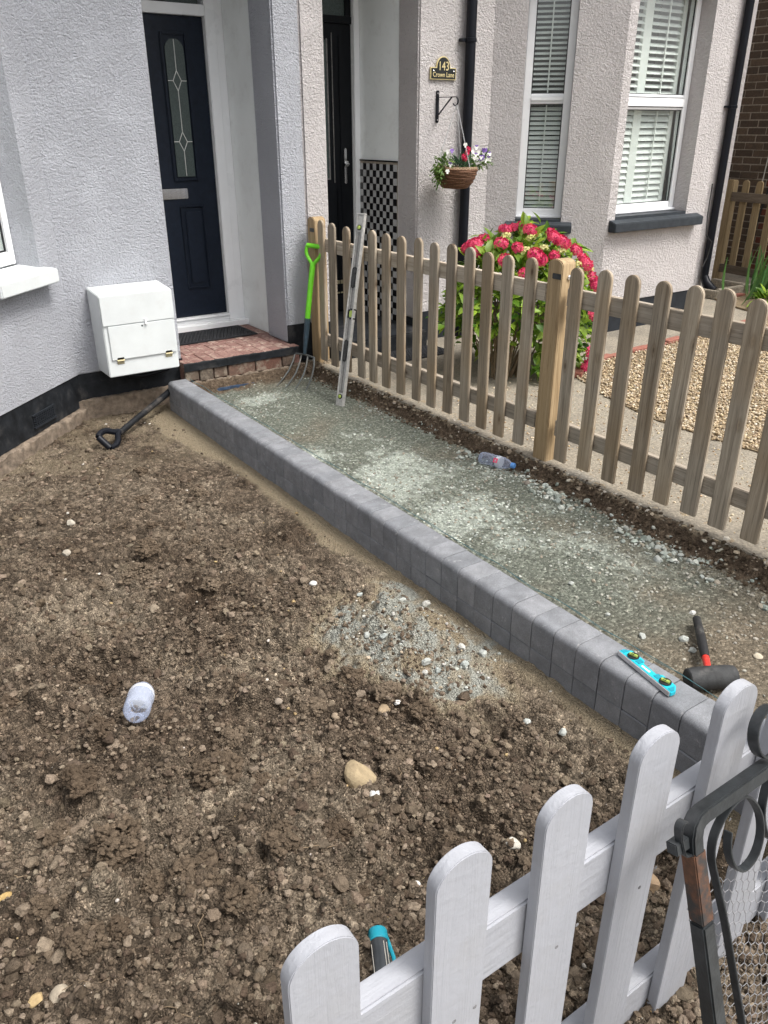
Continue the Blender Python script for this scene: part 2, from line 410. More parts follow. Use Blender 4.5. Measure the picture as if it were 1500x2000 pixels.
def leaf_mat(name, c1, c2, trans=0.25, rough=0.45):
    t = NT(name)
    oi = t.n('ShaderNodeObjectInfo')
    at = t.attr('tint', 'Color')
    tc = t.n('ShaderNodeTexCoord')
    f = t.noise(40, 3, 0.6, v=tc.outputs['Object'])
    r = t.math('FRACT', t.math('ADD', oi.outputs['Random'], t.attr('leafvar')))
    c = t.mix(r, c1, c2)
    c = t.mix(1.0, c, t.ramp(f, [(0.3, 0.8), (0.7, 1.15)]), 'MULTIPLY')
    t.color(c); t.rough(rough)
    t.b.inputs['Specular IOR Level'].default_value = 0.35
    tl = t.n('ShaderNodeBsdfTranslucent'); t.l(c, tl.inputs[0])
    mx = t.n('ShaderNodeMixShader'); mx.inputs[0].default_value = trans
    t.l(t.b.outputs[0], mx.inputs[1]); t.l(tl.outputs[0], mx.inputs[2]); t.l(mx.outputs[0], t.out.inputs[0])
    return t.m
M['hyd_leaf'] = leaf_mat('hyd_leaf', (0.045, 0.125, 0.010), (0.30, 0.44, 0.045), 0.32)
M['hyd_petal'] = leaf_mat('hyd_petal', (0.45, 0.006, 0.085), (0.86, 0.12, 0.22), 0.25, 0.6)
M['petal_cream'] = leaf_mat('petal_cream', (0.62, 0.66, 0.20), (0.80, 0.70, 0.36), 0.25, 0.6)
M['stem'] = plain('stem', (0.17, 0.125, 0.075), 0.8, var=0.4)
M['stem_green'] = plain('stem_green', (0.07, 0.14, 0.03), 0.6, var=0.3)
M['iris_leaf'] = leaf_mat('iris_leaf', (0.045, 0.125, 0.035), (0.12, 0.24, 0.06), 0.2)
M['pale_leaf'] = leaf_mat('pale_leaf', (0.22, 0.30, 0.09), (0.34, 0.40, 0.16), 0.2)
M['basket_leaf'] = leaf_mat('basket_leaf', (0.055, 0.13, 0.018), (0.17, 0.26, 0.05), 0.25)
M['dianthus'] = leaf_mat('dianthus', (0.03, 0.085, 0.035), (0.06, 0.13, 0.06), 0.1)
M['pink_petal'] = leaf_mat('pink_petal', (0.70, 0.02, 0.10), (0.80, 0.06, 0.16), 0.2, 0.6)
M['viola_white'] = leaf_mat('viola_white', (0.80, 0.80, 0.74), (0.85, 0.84, 0.80), 0.2, 0.6)
M['viola_purple'] = leaf_mat('viola_purple', (0.16, 0.08, 0.34), (0.26, 0.15, 0.46), 0.2, 0.6)
M['root'] = plain('root', (0.22, 0.16, 0.10), 0.9)

def bottle_mat(name, tint, frost):
    t = NT(name)
    b = t.b
    b.inputs['Base Color'].default_value = (*tint, 1)
    b.inputs['Roughness'].default_value = 0.12
    b.inputs['IOR'].default_value = 1.35
    tr = t.n('ShaderNodeBsdfTransparent'); tr.inputs[0].default_value = (0.93, 0.95, 0.98, 1)
    fr = t.n('ShaderNodeLayerWeight'); fr.inputs[0].default_value = 0.45
    f = t.math('ADD', t.math('MULTIPLY', fr.outputs['Facing'], 0.55), frost)
    mx = t.n('ShaderNodeMixShader'); t.l(f, mx.inputs[0]); t.l(tr.outputs[0], mx.inputs[1]); t.l(b.outputs[0], mx.inputs[2])
    t.l(mx.outputs[0], t.out.inputs[0])
    t.bump(t.noise(60, 4, 0.6), 0.003, 0.6)
    return t.m
M['bottle'] = bottle_mat('bottle', (0.55, 0.61, 0.78), 0.10)
M['bottle_label'] = bottle_mat('bottle_label', (0.80, 0.82, 0.86), 0.42)
M['tool_body'] = plain('tool_body', (0.045, 0.05, 0.055), 0.22, var=0.2, scale=20, dirt=((0.15, 0.14, 0.13), 0.4))

# ---------------------------------------------------------------- geometry helpers
class MB:
    def __init__(s): s.V = []; s.F = []
    def add(s, V, F, T=None):
        o = len(s.V)
        if T is not None: V = [tuple(T @ Vector(v)) for v in V]
        s.V += [tuple(v) for v in V]; s.F += [tuple(i + o for i in f) for f in F]
        return s
    def box(s, x0, x1, y0, y1, z0, z1, T=None):
        V = [(x0, y0, z0), (x1, y0, z0), (x1, y1, z0), (x0, y1, z0), (x0, y0, z1), (x1, y0, z1), (x1, y1, z1), (x0, y1, z1)]
        F = [(0, 3, 2, 1), (4, 5, 6, 7), (0, 1, 5, 4), (1, 2, 6, 5), (2, 3, 7, 6), (3, 0, 4, 7)]
        return s.add(V, F, T)
    def tube(s, path, r, n=8, closed=False, flat=None, up=None, cap=True):
        """round tube; flat=(a,b) gives a rectangular strap a along the path's normal in-plane, b along up"""
        P = [Vector(p) for p in path]; k = len(P); rings = []
        prev = None
        for i, p in enumerate(P):
            a = P[(i - 1) % k] if (closed or i > 0) else p
            b = P[(i + 1) % k] if (closed or i < k - 1) else p
            t = (b - a)
            t = t.normalized() if t.length > 1e-9 else Vector((0, 0, 1))
            if up is not None:
                u = Vector(up); u = (u - t * u.dot(t)).normalized()
            else:
                if prev is None:
                    q = Vector((0, 0, 1)) if abs(t.z) < 0.9 else Vector((1, 0, 0))
                    u = (q - t * q.dot(t)).normalized()
                else:
                    u = (prev - t * prev.dot(t)).normalized()
            prev = u
            w = t.cross(u)
            ri = r[i] if isinstance(r, (list, tuple)) else r
            if flat:
                a2, b2 = flat[0] / 2, flat[1] / 2
                rings.append([p + w * sx * a2 + u * sy * b2 for sx, sy in ((-1, -1), (1, -1), (1, 1), (-1, 1))])
            else:
                rings.append([p + (w * math.cos(2 * math.pi * j / n) + u * math.sin(2 * math.pi * j / n)) * ri for j in range(n)])
        m = len(rings[0]); V = [v for rg in rings for v in rg]; F = []
        for i in range(k if closed else k - 1):
            for j in range(m):
                a, b = i * m + j, i * m + (j + 1) % m
                c, d = ((i + 1) % k) * m + (j + 1) % m, ((i + 1) % k) * m + j
                F.append((a, b, c, d))
        if cap and not closed:
            F.append(tuple(reversed(range(m)))); F.append(tuple(range((k - 1) * m, k * m)))
        return s.add(V, F)
    def lathe(s, prof, n=24, T=None, wob=None):
        V = []; F = []
        for i, (r, z) in enumerate(prof):
            for j in range(n):
                a = 2 * math.pi * j / n
                rad = r * (1 + (wob(a, z) if wob else 0))
                V.append((rad * math.cos(a), rad * math.sin(a), z))
        for i in range(len(prof) - 1):
            for j in range(n):
                F.append((i * n + j, i * n + (j + 1) % n, (i + 1) * n + (j + 1) % n, (i + 1) * n + j))
        if prof[0][0] > 1e-6: F.append(tuple(reversed(range(n))))
        if prof[-1][0] > 1e-6: F.append(tuple(range((len(prof) - 1) * n, len(prof) * n)))
        return s.add(V, F, T)
    def prism(s, poly, h0, h1, T=None):
        n = len(poly)
        V = [(x, y, h0) for x, y in poly] + [(x, y, h1) for x, y in poly]
        F = [tuple(reversed(range(n))), tuple(range(n, 2 * n))]
        F += [(i, (i + 1) % n, n + (i + 1) % n, n + i) for i in range(n)]
        return s.add(V, F, T)
    def mesh(s, name, mat=None, bevel=0, seg=2, smooth=35, angle=30):
        me = bpy.data.meshes.new(name)
        me.from_pydata(s.V, [], s.F)
        bm = bmesh.new(); bm.from_mesh(me)
        bmesh.ops.remove_doubles(bm, verts=bm.verts, dist=1e-6)
        bmesh.ops.recalc_face_normals(bm, faces=bm.faces)
        if bevel:
            ed = [e for e in bm.edges if len(e.link_faces) == 2 and e.calc_face_angle(0) > R(angle)]
            bmesh.ops.bevel(bm, geom=ed, offset=bevel, offset_type='OFFSET', segments=seg, affect='EDGES', clamp_overlap=True)
        bm.to_mesh(me); bm.free()
        if smooth:
            me.polygons.foreach_set('use_smooth', [True] * len(me.polygons))
            me.set_sharp_from_angle(angle=R(smooth))
        for m in (mat if isinstance(mat, (list, tuple)) else [mat]):
            if m: me.materials.append(m)
        return me

WLOC = {}
def link(name, data, parent=None, loc=(0, 0, 0), rot=None, scale=None):
    o = bpy.data.objects.new(name, data)
    COL.objects.link(o)
    o.location = loc
    if rot is not None: o.rotation_euler = rot
    if scale is not None: o.scale = scale
    WLOC[o.name] = Vector(loc)
    if parent is not None:
        o.parent = parent
        o.matrix_parent_inverse = Matrix.Translation(-WLOC[parent.name])
    return o
def thing(name, label, cat, loc=(0, 0, 0), group=None, kind=None):
    o = link(name, None, None, loc)
    o.empty_display_size = 0.1
    return tag(o, label, cat, group, kind)
def tag(o, label=None, cat=None, group=None, kind=None):
    if label: o['label'] = label
    if cat: o['category'] = cat
    if group: o['group'] = group
    if kind: o['kind'] = kind
    return o
def part(name, mb, mat, parent=None, bevel=0, seg=2, smooth=35, label=None, angle=30):
    o = link(name, mb.mesh(name, mat, bevel, seg, smooth, angle), parent)
    if label: o['label'] = label
    return o

def np_mesh(name, V, F, mat, attrs=None, smooth=False):
    """V (n,3), F (m,3) int; attrs: name -> (n,) floats or (n,3) colours per vertex"""
    me = bpy.data.meshes.new(name)
    n, m, k = len(V), len(F), F.shape[1]
    me.vertices.add(n); me.loops.add(m * k); me.polygons.add(m)
    me.vertices.foreach_set('co', np.ascontiguousarray(V, dtype=np.float32).ravel())
    me.loops.foreach_set('vertex_index', np.ascontiguousarray(F, dtype=np.int32).ravel())
    me.polygons.foreach_set('loop_start', np.arange(0, m * k, k, dtype=np.int32))
    try: me.polygons.foreach_set('loop_total', np.full(m, k, dtype=np.int32))
    except Exception: pass
    me.polygons.foreach_set('use_smooth', np.full(m, bool(smooth)))
    me.update(calc_edges=True)
    for a, d in (attrs or {}).items():
        if d.ndim == 1:
            at = me.attributes.new(a, 'FLOAT', 'POINT'); at.data.foreach_set('value', d.astype(np.float32))
        else:
            at = me.attributes.new(a, 'FLOAT_COLOR', 'POINT')
            at.data.foreach_set('color', np.concatenate([d, np.ones((len(d), 1))], 1).astype(np.float32).ravel())
    me.materials.append(mat)
    return me

def ico(sub):
    bm = bmesh.new(); bmesh.ops.create_icosphere(bm, subdivisions=sub, radius=1.0)
    V = np.array([v.co[:] for v in bm.verts]); F = np.array([[v.index for v in f.verts] for f in bm.faces]); bm.free()
    return V, F
ICO1, ICO2, ICO3 = ico(1), ico(2), ico(3)

# gradient noise in numpy
def _h(ix, iy, seed):
    h = (ix.astype(np.int64) * 374761393 + iy.astype(np.int64) * 668265263 + seed * 974711) & 0xFFFFFFFF
    h = ((h ^ (h >> 13)) * 1274126177) & 0xFFFFFFFF
    return (h ^ (h >> 16)) & 0xFFFF
def gnoise(x, y, seed=0):
    ix, iy = np.floor(x), np.floor(y); fx, fy = x - ix, y - iy
    u, v = fx ** 3 * (fx * (fx * 6 - 15) + 10), fy ** 3 * (fy * (fy * 6 - 15) + 10)
    def g(a, b):
        an = _h(ix + a, iy + b, seed) * (2 * np.pi / 65536)
        return np.cos(an) * (fx - a) + np.sin(an) * (fy - b)
    return ((g(0, 0) * (1 - u) + g(1, 0) * u) * (1 - v) + (g(0, 1) * (1 - u) + g(1, 1) * u) * v) * 1.4
def fbm(x, y, sc, octv=4, seed=0, gain=0.5, ridge=False):
    s = 0; a = 1; t = 0
    for o in range(octv):
        n = gnoise(x * sc * 2 ** o + 13.7 * o, y * sc * 2 ** o - 7.1 * o, seed + o * 17)
        if ridge: n = 1 - 2 * np.abs(n)
        s = s + a * n; t += a; a *= gain
    return s / t
def domes(x, y, cell, seed, dens=1.0, rmin=0.35, rmax=0.75):
    """packed irregular lumps: height 0..1 and a random tone per lump"""
    X, Y = x / cell, y / cell
    ix, iy = np.floor(X), np.floor(Y)
    best = np.zeros_like(x); tone = np.zeros_like(x)
    for di in (-1, 0, 1):
        for dj in (-1, 0, 1):
            a, b = ix + di, iy + dj
            h1, h2, h3, h4 = (_h(a, b, seed + k * 101) / 65536 for k in range(4))
            h5 = _h(a, b, seed + 909) / 65536
            dx, dy = X - a - h1, Y - b - h2
            an = h4 * np.pi; e = 0.65 + 0.35 * h5
            u, v = dx * np.cos(an) + dy * np.sin(an), (dy * np.cos(an) - dx * np.sin(an)) / e
            r = rmin + (rmax - rmin) * h3
            q = np.where(h5 * 0.999 < dens, np.clip(1 - (u * u + v * v) / (r * r), 0, None), 0) ** 0.6 * r
            m = q > best
            best = np.where(m, q, best); tone = np.where(m, h4, tone)
    return best, tone
def sstep(a, b, x):
    t = np.clip((x - a) / (b - a), 0, 1); return t * t * (3 - 2 * t)

def rand_rot(n):
    q = rng.normal(size=(n, 4)); q /= np.linalg.norm(q, axis=1, keepdims=True)
    w, x, y, z = q.T
    return np.stack([np.stack([1 - 2 * (y * y + z * z), 2 * (x * y - z * w), 2 * (x * z + y * w)], 1),
                     np.stack([2 * (x * y + z * w), 1 - 2 * (x * x + z * z), 2 * (y * z - x * w)], 1),
                     np.stack([2 * (x * z - y * w), 2 * (y * z + x * w), 1 - 2 * (x * x + y * y)], 1)], 1)
def rock_variants(base, k, angular, seed, jit=0.15):
    r = np.random.default_rng(seed); out = []
    for i in range(k):
        V = base[0].copy()
        for _ in range(7 if angular else 3):
            d = r.normal(size=3); d /= np.linalg.norm(d)
            c = r.uniform(0.55, 0.85) if angular else r.uniform(0.75, 0.95)
            p = V @ d
            V = V - np.outer(np.maximum(p - c, 0), d) * (1.0 if angular else 0.7)
        V = V * (1 + r.normal(size=(len(V), 1)) * (0.05 if angular and jit > 0.1 else jit))
        V = V * r.uniform(*((0.6, 1.2) if jit > 0.1 else (0.85, 1.15)), 3)
        out.append(V)
    return out
def scatter(name, P, S, tints, mat, base=ICO1, angular=False, k=8, flat=(0.55, 0.9), smooth=False, seed=1, upright=False, attrs=None):
    """many small stones as one mesh: P (n,3) centres, S (n,) radii, tints (n,3)"""
    n = len(P)
    var = rock_variants(base, k, angular, seed); pick = rng.integers(0, k, n)
    B = np.stack(var)[pick]                                   # n, v, 3
    Rm = rand_rot(n)
    V = np.einsum('nij,nvj->nvi', Rm, B)
    V = V * (S[:, None, None] * np.stack([np.ones(n), np.ones(n), rng.uniform(flat[0], flat[1], n)], 1)[:, None, :])
    V = V + P[:, None, :]
    nv = B.shape[1]
    F = (base[1][None] + (np.arange(n) * nv)[:, None, None]).reshape(-1, 3)
    at = {'tint': np.repeat(tints, nv, 0)}
    return np_mesh(name, V.reshape(-1, 3), F, mat, at, smooth)

def palette(n, cols, w=None, jit=0.12):
    c = np.array(cols)[rng.choice(len(cols), n, p=w)]
    return np.clip(c * (1 + rng.normal(size=(n, 1)) * jit) * (1 + rng.normal(size=(n, 3)) * 0.012), 0.01, 0.9)

# ================================================================ GROUND
g = MB().box(-60, 60, -60, 60, -0.6, -0.42)
tag(part('ground', g, M['asphalt'], smooth=0), kind='structure')
g = MB().box(-30, 30, -1.6, 0.33, -0.419, -0.212)
tag(part('pavement', g, M['paving'], smooth=0), kind='structure')

# ---- soil bed ------------------------------------------------------------
xs = np.concatenate([np.linspace(-1.3, -0.15, 70, endpoint=False), np.linspace(-0.15, 1.735, 450)])
ys = 0.331 + (5.35 - 0.331) * (np.linspace(0, 1, 880) ** 1.35)
GX, GY = np.meshgrid(xs, ys)
def soil_base(x, y):
    h = -0.205 + 0.020 * fbm(x, y, 1.5, 3, 3)
    h = h + 0.030 * sstep(2.6, 1.2, y) * sstep(1.35, 0.2, x)                 # turned heap towards the front
    h = h + (0.055 + 0.03 * fbm(x, y, 9, 3, 15)) * np.exp(-(((x - 1.42) / 0.20) ** 2 + ((y - 1.95) / 0.24) ** 2))  # sand heap
    h = h - 0.03 * np.exp(-(((x - 0.86) / 0.10) ** 2 + ((y - 0.96) / 0.10) ** 2))
    h = h + (0.03 * np.exp(-((y - (2.53 - 0.45 * (x - 0.6) + 0.05 * np.sin(x * 9))) / 0.05) ** 2) - 0.042 * np.exp(-((y - (2.42 - 0.45 * (x - 0.6) + 0.05 * np.sin(x * 9))) / 0.045) ** 2)) * sstep(0.1, 0.4, x) * sstep(1.3, 1.05, x)   # rut
    edge = sstep(1.60, 1.73, x)
    h = h * (1 - edge * 0.7) + (-0.19) * edge * 0.7
    return h
H = soil_base(GX, GY)
rough = 0.45 + 0.55 * sstep(4.3, 2.6, GY)
rough = rough * (1 - 0.75 * sstep(1.45, 1.72, GX))
smoothpatch = sstep(0.0, 0.25, fbm(GX, GY, 1.6, 2, 91)) * sstep(1.0, 1.2, GX) * sstep(1.85, 1.55, GY)
rough = rough * (1 - 0.55 * smoothpatch)
rough = rough * (1 - 0.88 * np.exp(-((GX - 0.66) / 0.13) ** 2 - ((GY - 0.92) / 0.17) ** 2)) * (1 - 0.8 * np.exp(-((GX - 0.53) / 0.09) ** 2 - ((GY - 2.13) / 0.12) ** 2)) * (1 - 0.6 * np.exp(-((GX - 0.925) / 0.08) ** 2 - ((GY - 1.44) / 0.09) ** 2))
wx = GX + 0.012 * fbm(GX, GY, 28, 3, 501); wy = GY + 0.012 * fbm(GX, GY, 28, 3, 502)
d0, t0 = domes(GX + 0.03 * fbm(GX, GY, 9, 3, 503), GY + 0.03 * fbm(GX, GY, 9, 3, 504), 0.19, 10, 0.5, 0.35, 0.65)
d1, t1 = domes(wx, wy, 0.085, 11, 0.45, 0.30, 0.62)
d2, t2 = domes(wx + 3, wy, 0.040, 12, 0.75, 0.30, 0.70)
d3, t3 = domes(wx, wy + 5, 0.021, 13, 0.9, 0.35, 0.75)
d4, t4 = domes(GX + 0.3 * (wx - GX), GY, 0.012, 14, 1.0, 0.40, 0.75)
clump = sstep(-0.25, 0.25, fbm(GX, GY, 2.4, 3, 71))
macro = sstep(3.6, 2.2, GY) * sstep(1.45, 1.1, GX)
H += rough * ((0.035 + 0.040 * macro) * fbm(GX, GY, 2.4, 3, 20) + 0.036 * fbm(GX, GY, 7, 4, 21))
H += rough * 0.095 * d0 * macro * sstep(-0.3, 0.2, fbm(GX, GY, 1.7, 2, 72))
H += rough * (0.070 * d1 * clump * sstep(3.6, 2.4, GY) + 0.030 * d2 * (0.35 + 0.65 * clump) + 0.0150 * d3 + 0.0075 * d4 + 0.005 * fbm(GX, GY, 70, 3, 44))
tone = np.where(d1 * clump > 0.15, t1, np.where(d2 > 0.12, t2, t3)) * 0.6 + t3 * 0.4
warp = fbm(GX, GY, 45, 2, 55)
# clods pressed into the surface
def stamp(cx, cy, r, hh, sharp=0.5):
    i0, i1 = np.searchsorted(xs, [cx - r * 1.4, cx + r * 1.4]); j0, j1 = np.searchsorted(ys, [cy - r * 1.4, cy + r * 1.4])
    if i1 - i0 < 2 or j1 - j0 < 2: return
    sl = (slice(j0, j1), slice(i0, i1))
    a = rng.uniform(0, 3.14); e = rng.uniform(0.7, 1.0)
    dx, dy = GX[sl] - cx, GY[sl] - cy
    u, v = dx * np.cos(a) + dy * np.sin(a), (-dx * np.sin(a) + dy * np.cos(a)) / e
    d = np.sqrt(u * u + v * v) / r + warp[sl] * 0.35
    cap = np.clip(1 - d * d, 0, None) ** sharp * hh
    ref = H[(j0 + j1) // 2, (i0 + i1) // 2]
    H[sl] = np.where(d < 1, np.maximum(H[sl], ref * 0.4 + H[sl] * 0.6 - 0.25 * hh + cap), H[sl])
nst = 2500
cx = rng.uniform(-0.25, 1.66, nst); cy = 0.35 + 4.9 * rng.uniform(0, 1, nst) ** 1.5
for x, y in zip(cx, cy):
    dens = (0.25 + 0.75 * (y < 2.7)) * (0.35 + 0.65 * (x < 1.25)) * (1.0 if y < 4.0 else 0.5)
    if rng.uniform() > dens: continue
    if (x - 1.40) ** 2 / 0.06 + (y - 1.95) ** 2 / 0.08 < 1 or x > 1.62: continue
    r = 0.010 + 0.030 * rng.uniform() ** 2.2
    if rng.uniform() < 0.02 and y < 2.6 and x < 1.2: r = rng.uniform(0.035, 0.06)
    stamp(x, y, r, r * rng.uniform(0.6, 1.05))
BIG = [(0.40, 1.42, .075), (0.27, 1.60, .08), (0.46, 1.27, .05), (0.62, 1.36, .05), (0.60, 1.72, .07), (0.25, 1.85, .06), (0.16, 1.73, .05), (0.80, 2.98, .07),
       (0.88, 3.10, .05), (0.93, 3.24, .04), (1.18, 4.05, .05), (1.33, 3.62, .04), (1.28, 3.86, .035), (0.98, 1.83, .05), (0.76, 1.32, .045),
       (1.20, 1.74, .05), (1.26, 1.62, .05), (0.13, 1.38, .045), (0.36, 2.05, .05), (0.7, 1.85, .05), (1.08, 1.47, .04), (0.62, 2.6, .05), (1.0, 2.7, .04)]
for x, y, r in BIG: stamp(x, y, r, r * 0.75, 0.45)
H += 0.0045 * fbm(GX, GY, 120, 2, 77) * rough
sandedge = 1.60 - 0.10 * sstep(3.9, 4.7, GY) + 0.04 * fbm(GX, GY, 4, 3, 5) + 0.03 * sstep(3.2, 2.4, GY)
sand = sstep(0, 0.05, GX - sandedge)
heap = np.exp(-(((GX + 0.18 * (GY - 1.93) - 1.45) / 0.24) ** 2 + ((GY - 1.93) / 0.35) ** 2)) + 0.75 * np.exp(-(((GX - 1.62) / 0.07) ** 2 + ((GY - 2.25) / 0.16) ** 2)) + 0.45 * fbm(GX, GY, 7, 5, 8)
fines = sstep(0.30, 0.50, heap) * 0.85
sand = np.maximum(sand, sstep(0.14, 0.36, heap)) * 0.94
blob = np.exp(-(((GX - 1.37) / 0.075) ** 2 + ((GY - 1.80) / 0.06) ** 2)) + np.exp(-(((GX - 1.60) / 0.05) ** 2 + ((GY - 1.95) / 0.18) ** 2)) + 0.25 * fbm(GX, GY, 14, 3, 9)
fines = fines * (1 - sstep(0.35, 0.6, blob)) * (0.35 + 0.65 * sstep(-0.25, 0.1, fbm(GX, GY, 11, 3, 19)))
dry = np.exp(-(((GX - 1.64) / 0.06) ** 2 + ((GY - 2.82) / 0.16) ** 2)); sand = np.maximum(sand, sstep(0.3, 0.6, dry + 0.2 * fbm(GX, GY, 12, 3, 6)) * 0.9)
sand = np.maximum(sand, 0.45 * sstep(3.9, 4.6, GY) * sstep(-0.1, 0.3, fbm(GX, GY, 3.5, 4, 61) + 0.15))
ny, nx = GX.shape
V = np.stack([GX, GY, H], -1).reshape(-1, 3)
idx = np.arange(nx * ny).reshape(ny, nx)
F = np.stack([idx[:-1, :-1], idx[:-1, 1:], idx[1:, 1:], idx[1:, :-1]], -1).reshape(-1, 4)
soil = link('soil', np_mesh('soil', V, F, M['soil'], {'sand': sand.ravel(), 'fines': fines.ravel(), 'tone': tone.ravel()}, True))
tag(soil, kind='structure')
def soil_z(x, y):
    i = np.clip(np.searchsorted(xs, x), 1, nx - 1); j = np.clip(np.searchsorted(ys, y), 1, ny - 1)
    return H[j, i]

SOILC = [(0.150, 0.113, 0.081), (0.195, 0.150, 0.109), (0.24, 0.188, 0.138), (0.115, 0.085, 0.061), (0.295, 0.235, 0.175)]
n = 62000
P = np.stack([rng.uniform(-0.3, 1.66, n), 0.36 + 4.8 * rng.uniform(0, 1, n) ** 1.7, np.zeros(n)], 1)
keep = rng.uniform(size=n) < (0.30 + 0.70 * (P[:, 1] < 2.6)) * (1 - 0.8 * sstep(1.2, 1.6, P[:, 0])) * (0.55 + 0.9 * (fbm(P[:, 0], P[:, 1], 3, 3, 71) > -0.05))
P = P[keep]; n = len(P)
S = 0.0022 + 0.0095 * rng.uniform(size=n) ** 3.2
P[:, 2] = soil_z(P[:, 0], P[:, 1]) + S * 0.25
ob = link('soil_crumbs', scatter('soil_crumbs', P, S, palette(n, SOILC), M['clods'], ICO1, False, seed=3))
tag(ob, kind='stuff')
n = 2600
P = np.stack([rng.uniform(-0.2, 1.5, n), 0.4 + 4.2 * rng.uniform(0, 1, n) ** 1.8, np.zeros(n)], 1)
S = 0.007 + 0.014 * rng.uniform(size=n) ** 2.5
P[:, 2] = soil_z(P[:, 0], P[:, 1]) + S * 0.2
okk = ((P[:, 0] - 1.40) ** 2 / 0.05 + (P[:, 1] - 1.95) ** 2 / 0.08) > 1
P, S = P[okk], S[okk]
ob = link('soil_clods', scatter('soil_clods', P, S, palette(len(P), SOILC), M['clods'], ICO2, False, seed=5, smooth=False))
tag(ob, kind='stuff')
# crumbly clods: each one a knot of crumbs over a dome
n = 60
CL = [(x, y, r * 0.8) for x, y, r in BIG] + [(rng.uniform(-0.1, 1.25), 0.75 + 3.2 * rng.uniform() ** 1.5, rng.uniform(0.018, 0.04)) for _ in range(n)]
PP, SS, TT_ = [], [], []
for (x, y, r) in CL:
    if (x - 0.66) ** 2 + (y - 0.93) ** 2 < 0.03 or (x - 0.925) ** 2 + (y - 1.44) ** 2 < 0.012 or (x - 1.42) ** 2 + (y - 1.95) ** 2 < 0.06: continue
    m_ = int(90 + 5200 * r); d_ = rng.normal(size=(m_, 3)); d_ /= np.linalg.norm(d_, axis=1, keepdims=True); d_[:, 2] = np.abs(d_[:, 2])
    e_ = rng.uniform(0.75, 1.25, 3) * np.array([1, 1, 0.75])
    lum = 1 + 0.18 * np.sin(d_[:, 0] * 5 + x * 40) + 0.15 * np.cos(d_[:, 1] * 6 + y * 30)
    p_ = d_ * e_ * r * lum[:, None] * rng.uniform(0.78, 1.04, (m_, 1))
    zc_ = float(soil_z(x, y)) - r * 0.35
    PP.append(p_ + np.array([x, y, zc_])); SS.append((0.06 + 0.20 * rng.uniform(0, 1, m_) ** 2.2) * min(r, 0.05) + 0.0022)
    TT_.append(np.tile(np.array([(0.15, 0.112, 0.078), (0.19, 0.146, 0.104), (0.115, 0.084, 0.058)][rng.integers(0, 3)]), (m_, 1)) * (1 + rng.normal(size=(m_, 1)) * 0.12))
ob = link('soil_lumps', scatter('soil_lumps', np.concatenate(PP), np.concatenate(SS), np.clip(np.concatenate(TT_), 0.02, 0.6), M['clods'], ICO1, False, seed=7, smooth=False))
tag(ob, kind='stuff')
n = 2000
P = np.stack([rng.uniform(-0.2, 1.70, n), 0.4 + 4.6 * rng.uniform(0, 1, n) ** 1.5, np.zeros(n)], 1)
S = 0.0016 + 0.0075 * rng.uniform(size=n) ** 4
P[:, 2] = soil_z(P[:, 0], P[:, 1]) + S * 0.35
ob = link('soil_pebbles', scatter('soil_pebbles', P, S, palette(n, [(0.30, 0.24, 0.18), (0.22, 0.17, 0.12), (0.52, 0.48, 0.42), (0.40, 0.29, 0.15), (0.17, 0.13, 0.10)], [.3, .28, .14, .13, .15]), M['stones'], ICO1, False, seed=9, smooth=True))
tag(ob, kind='stuff')
n = 1800
a, q = rng.uniform(0, 6.28, n), np.sqrt(rng.uniform(0, 1, n))
P = np.stack([1.44 + 0.24 * q * np.cos(a) + 0.02, 1.93 + 0.33 * q * np.sin(a), np.zeros(n)], 1)
P[:, 0] -= 0.18 * (P[:, 1] - 1.93)
P = P[(P[:, 0] < 1.70) & (fbm(P[:, 0], P[:, 1], 9, 3, 301) + 0.25 * rng.normal(size=len(P)) > -0.02)]; n = len(P)
S = 0.0014 + 0.009 * rng.uniform(size=n) ** 7
P[:, 2] = soil_z(P[:, 0], P[:, 1]) + S * 0.3
STONEC = [(0.40, 0.41, 0.375), (0.47, 0.46, 0.42), (0.33, 0.34, 0.31), (0.45, 0.38, 0.28)]
ob = link('crushed_stone', scatter('crushed_stone', P, S, palette(n, STONEC), M['stones'], ICO1, True, seed=13))
tag(ob, kind='stuff')

# ---- path sub-base with the cut bank to the neighbour --------------------
px_ = np.linspace(1.853, 2.99, 250); py_ = 0.331 + (5.10 - 0.331) * (np.linspace(0, 1, 640) ** 1.2)
PX, PY = np.meshgrid(px_, py_)
wob = 0.035 * fbm(PX * 0.3, PY, 2.2, 3, 101) + 0.02 * fbm(PX, PY, 9, 3, 103)
foot = 2.772 + wob
bk = sstep(0, 0.105, PX - foot)
bk2 = sstep(4.97 + 0.03 * fbm(PX, PY, 4, 2, 7), 5.06, PY)
PH = -0.130 + 0.010 * fbm(PX, PY, 1.3, 3, 111) + 0.004 * fbm(PX, PY, 12, 3, 112) + 0.0018 * fbm(PX, PY, 60, 3, 113)
slope_in = 0.012 * sstep(2.2, 1.0, PY)
PH = PH - slope_in
BH = -0.066 + 0.012 * fbm(PX, PY, 14, 3, 120)
PH = PH * (1 - bk) + BH * bk
PH = PH * (1 - bk2) + np.maximum(PH, -0.055 + 0.01 * fbm(PX, PY, 12, 3, 121)) * bk2
rough2 = np.clip(np.maximum(4 * bk * (1 - bk), 4 * bk2 * (1 - bk2)), 0, 1)
pd1, _t = domes(PX + 0.01 * fbm(PX, PY, 30, 2, 3), PY, 0.035, 61, 0.8)
PH += rough2 * (0.035 * fbm(PX, PY, 13, 4, 131) + 0.014 * fbm(PX, PY, 45, 3, 133) + 0.020 * pd1)
pd2, ptone = domes(PX + 0.006 * fbm(PX, PY, 50, 2, 4), PY, 0.018, 62, 0.75)
PH += (1 - rough2) * 0.0045 * pd2 * sstep(-0.2, 0.2, fbm(PX, PY, 3, 3, 171))
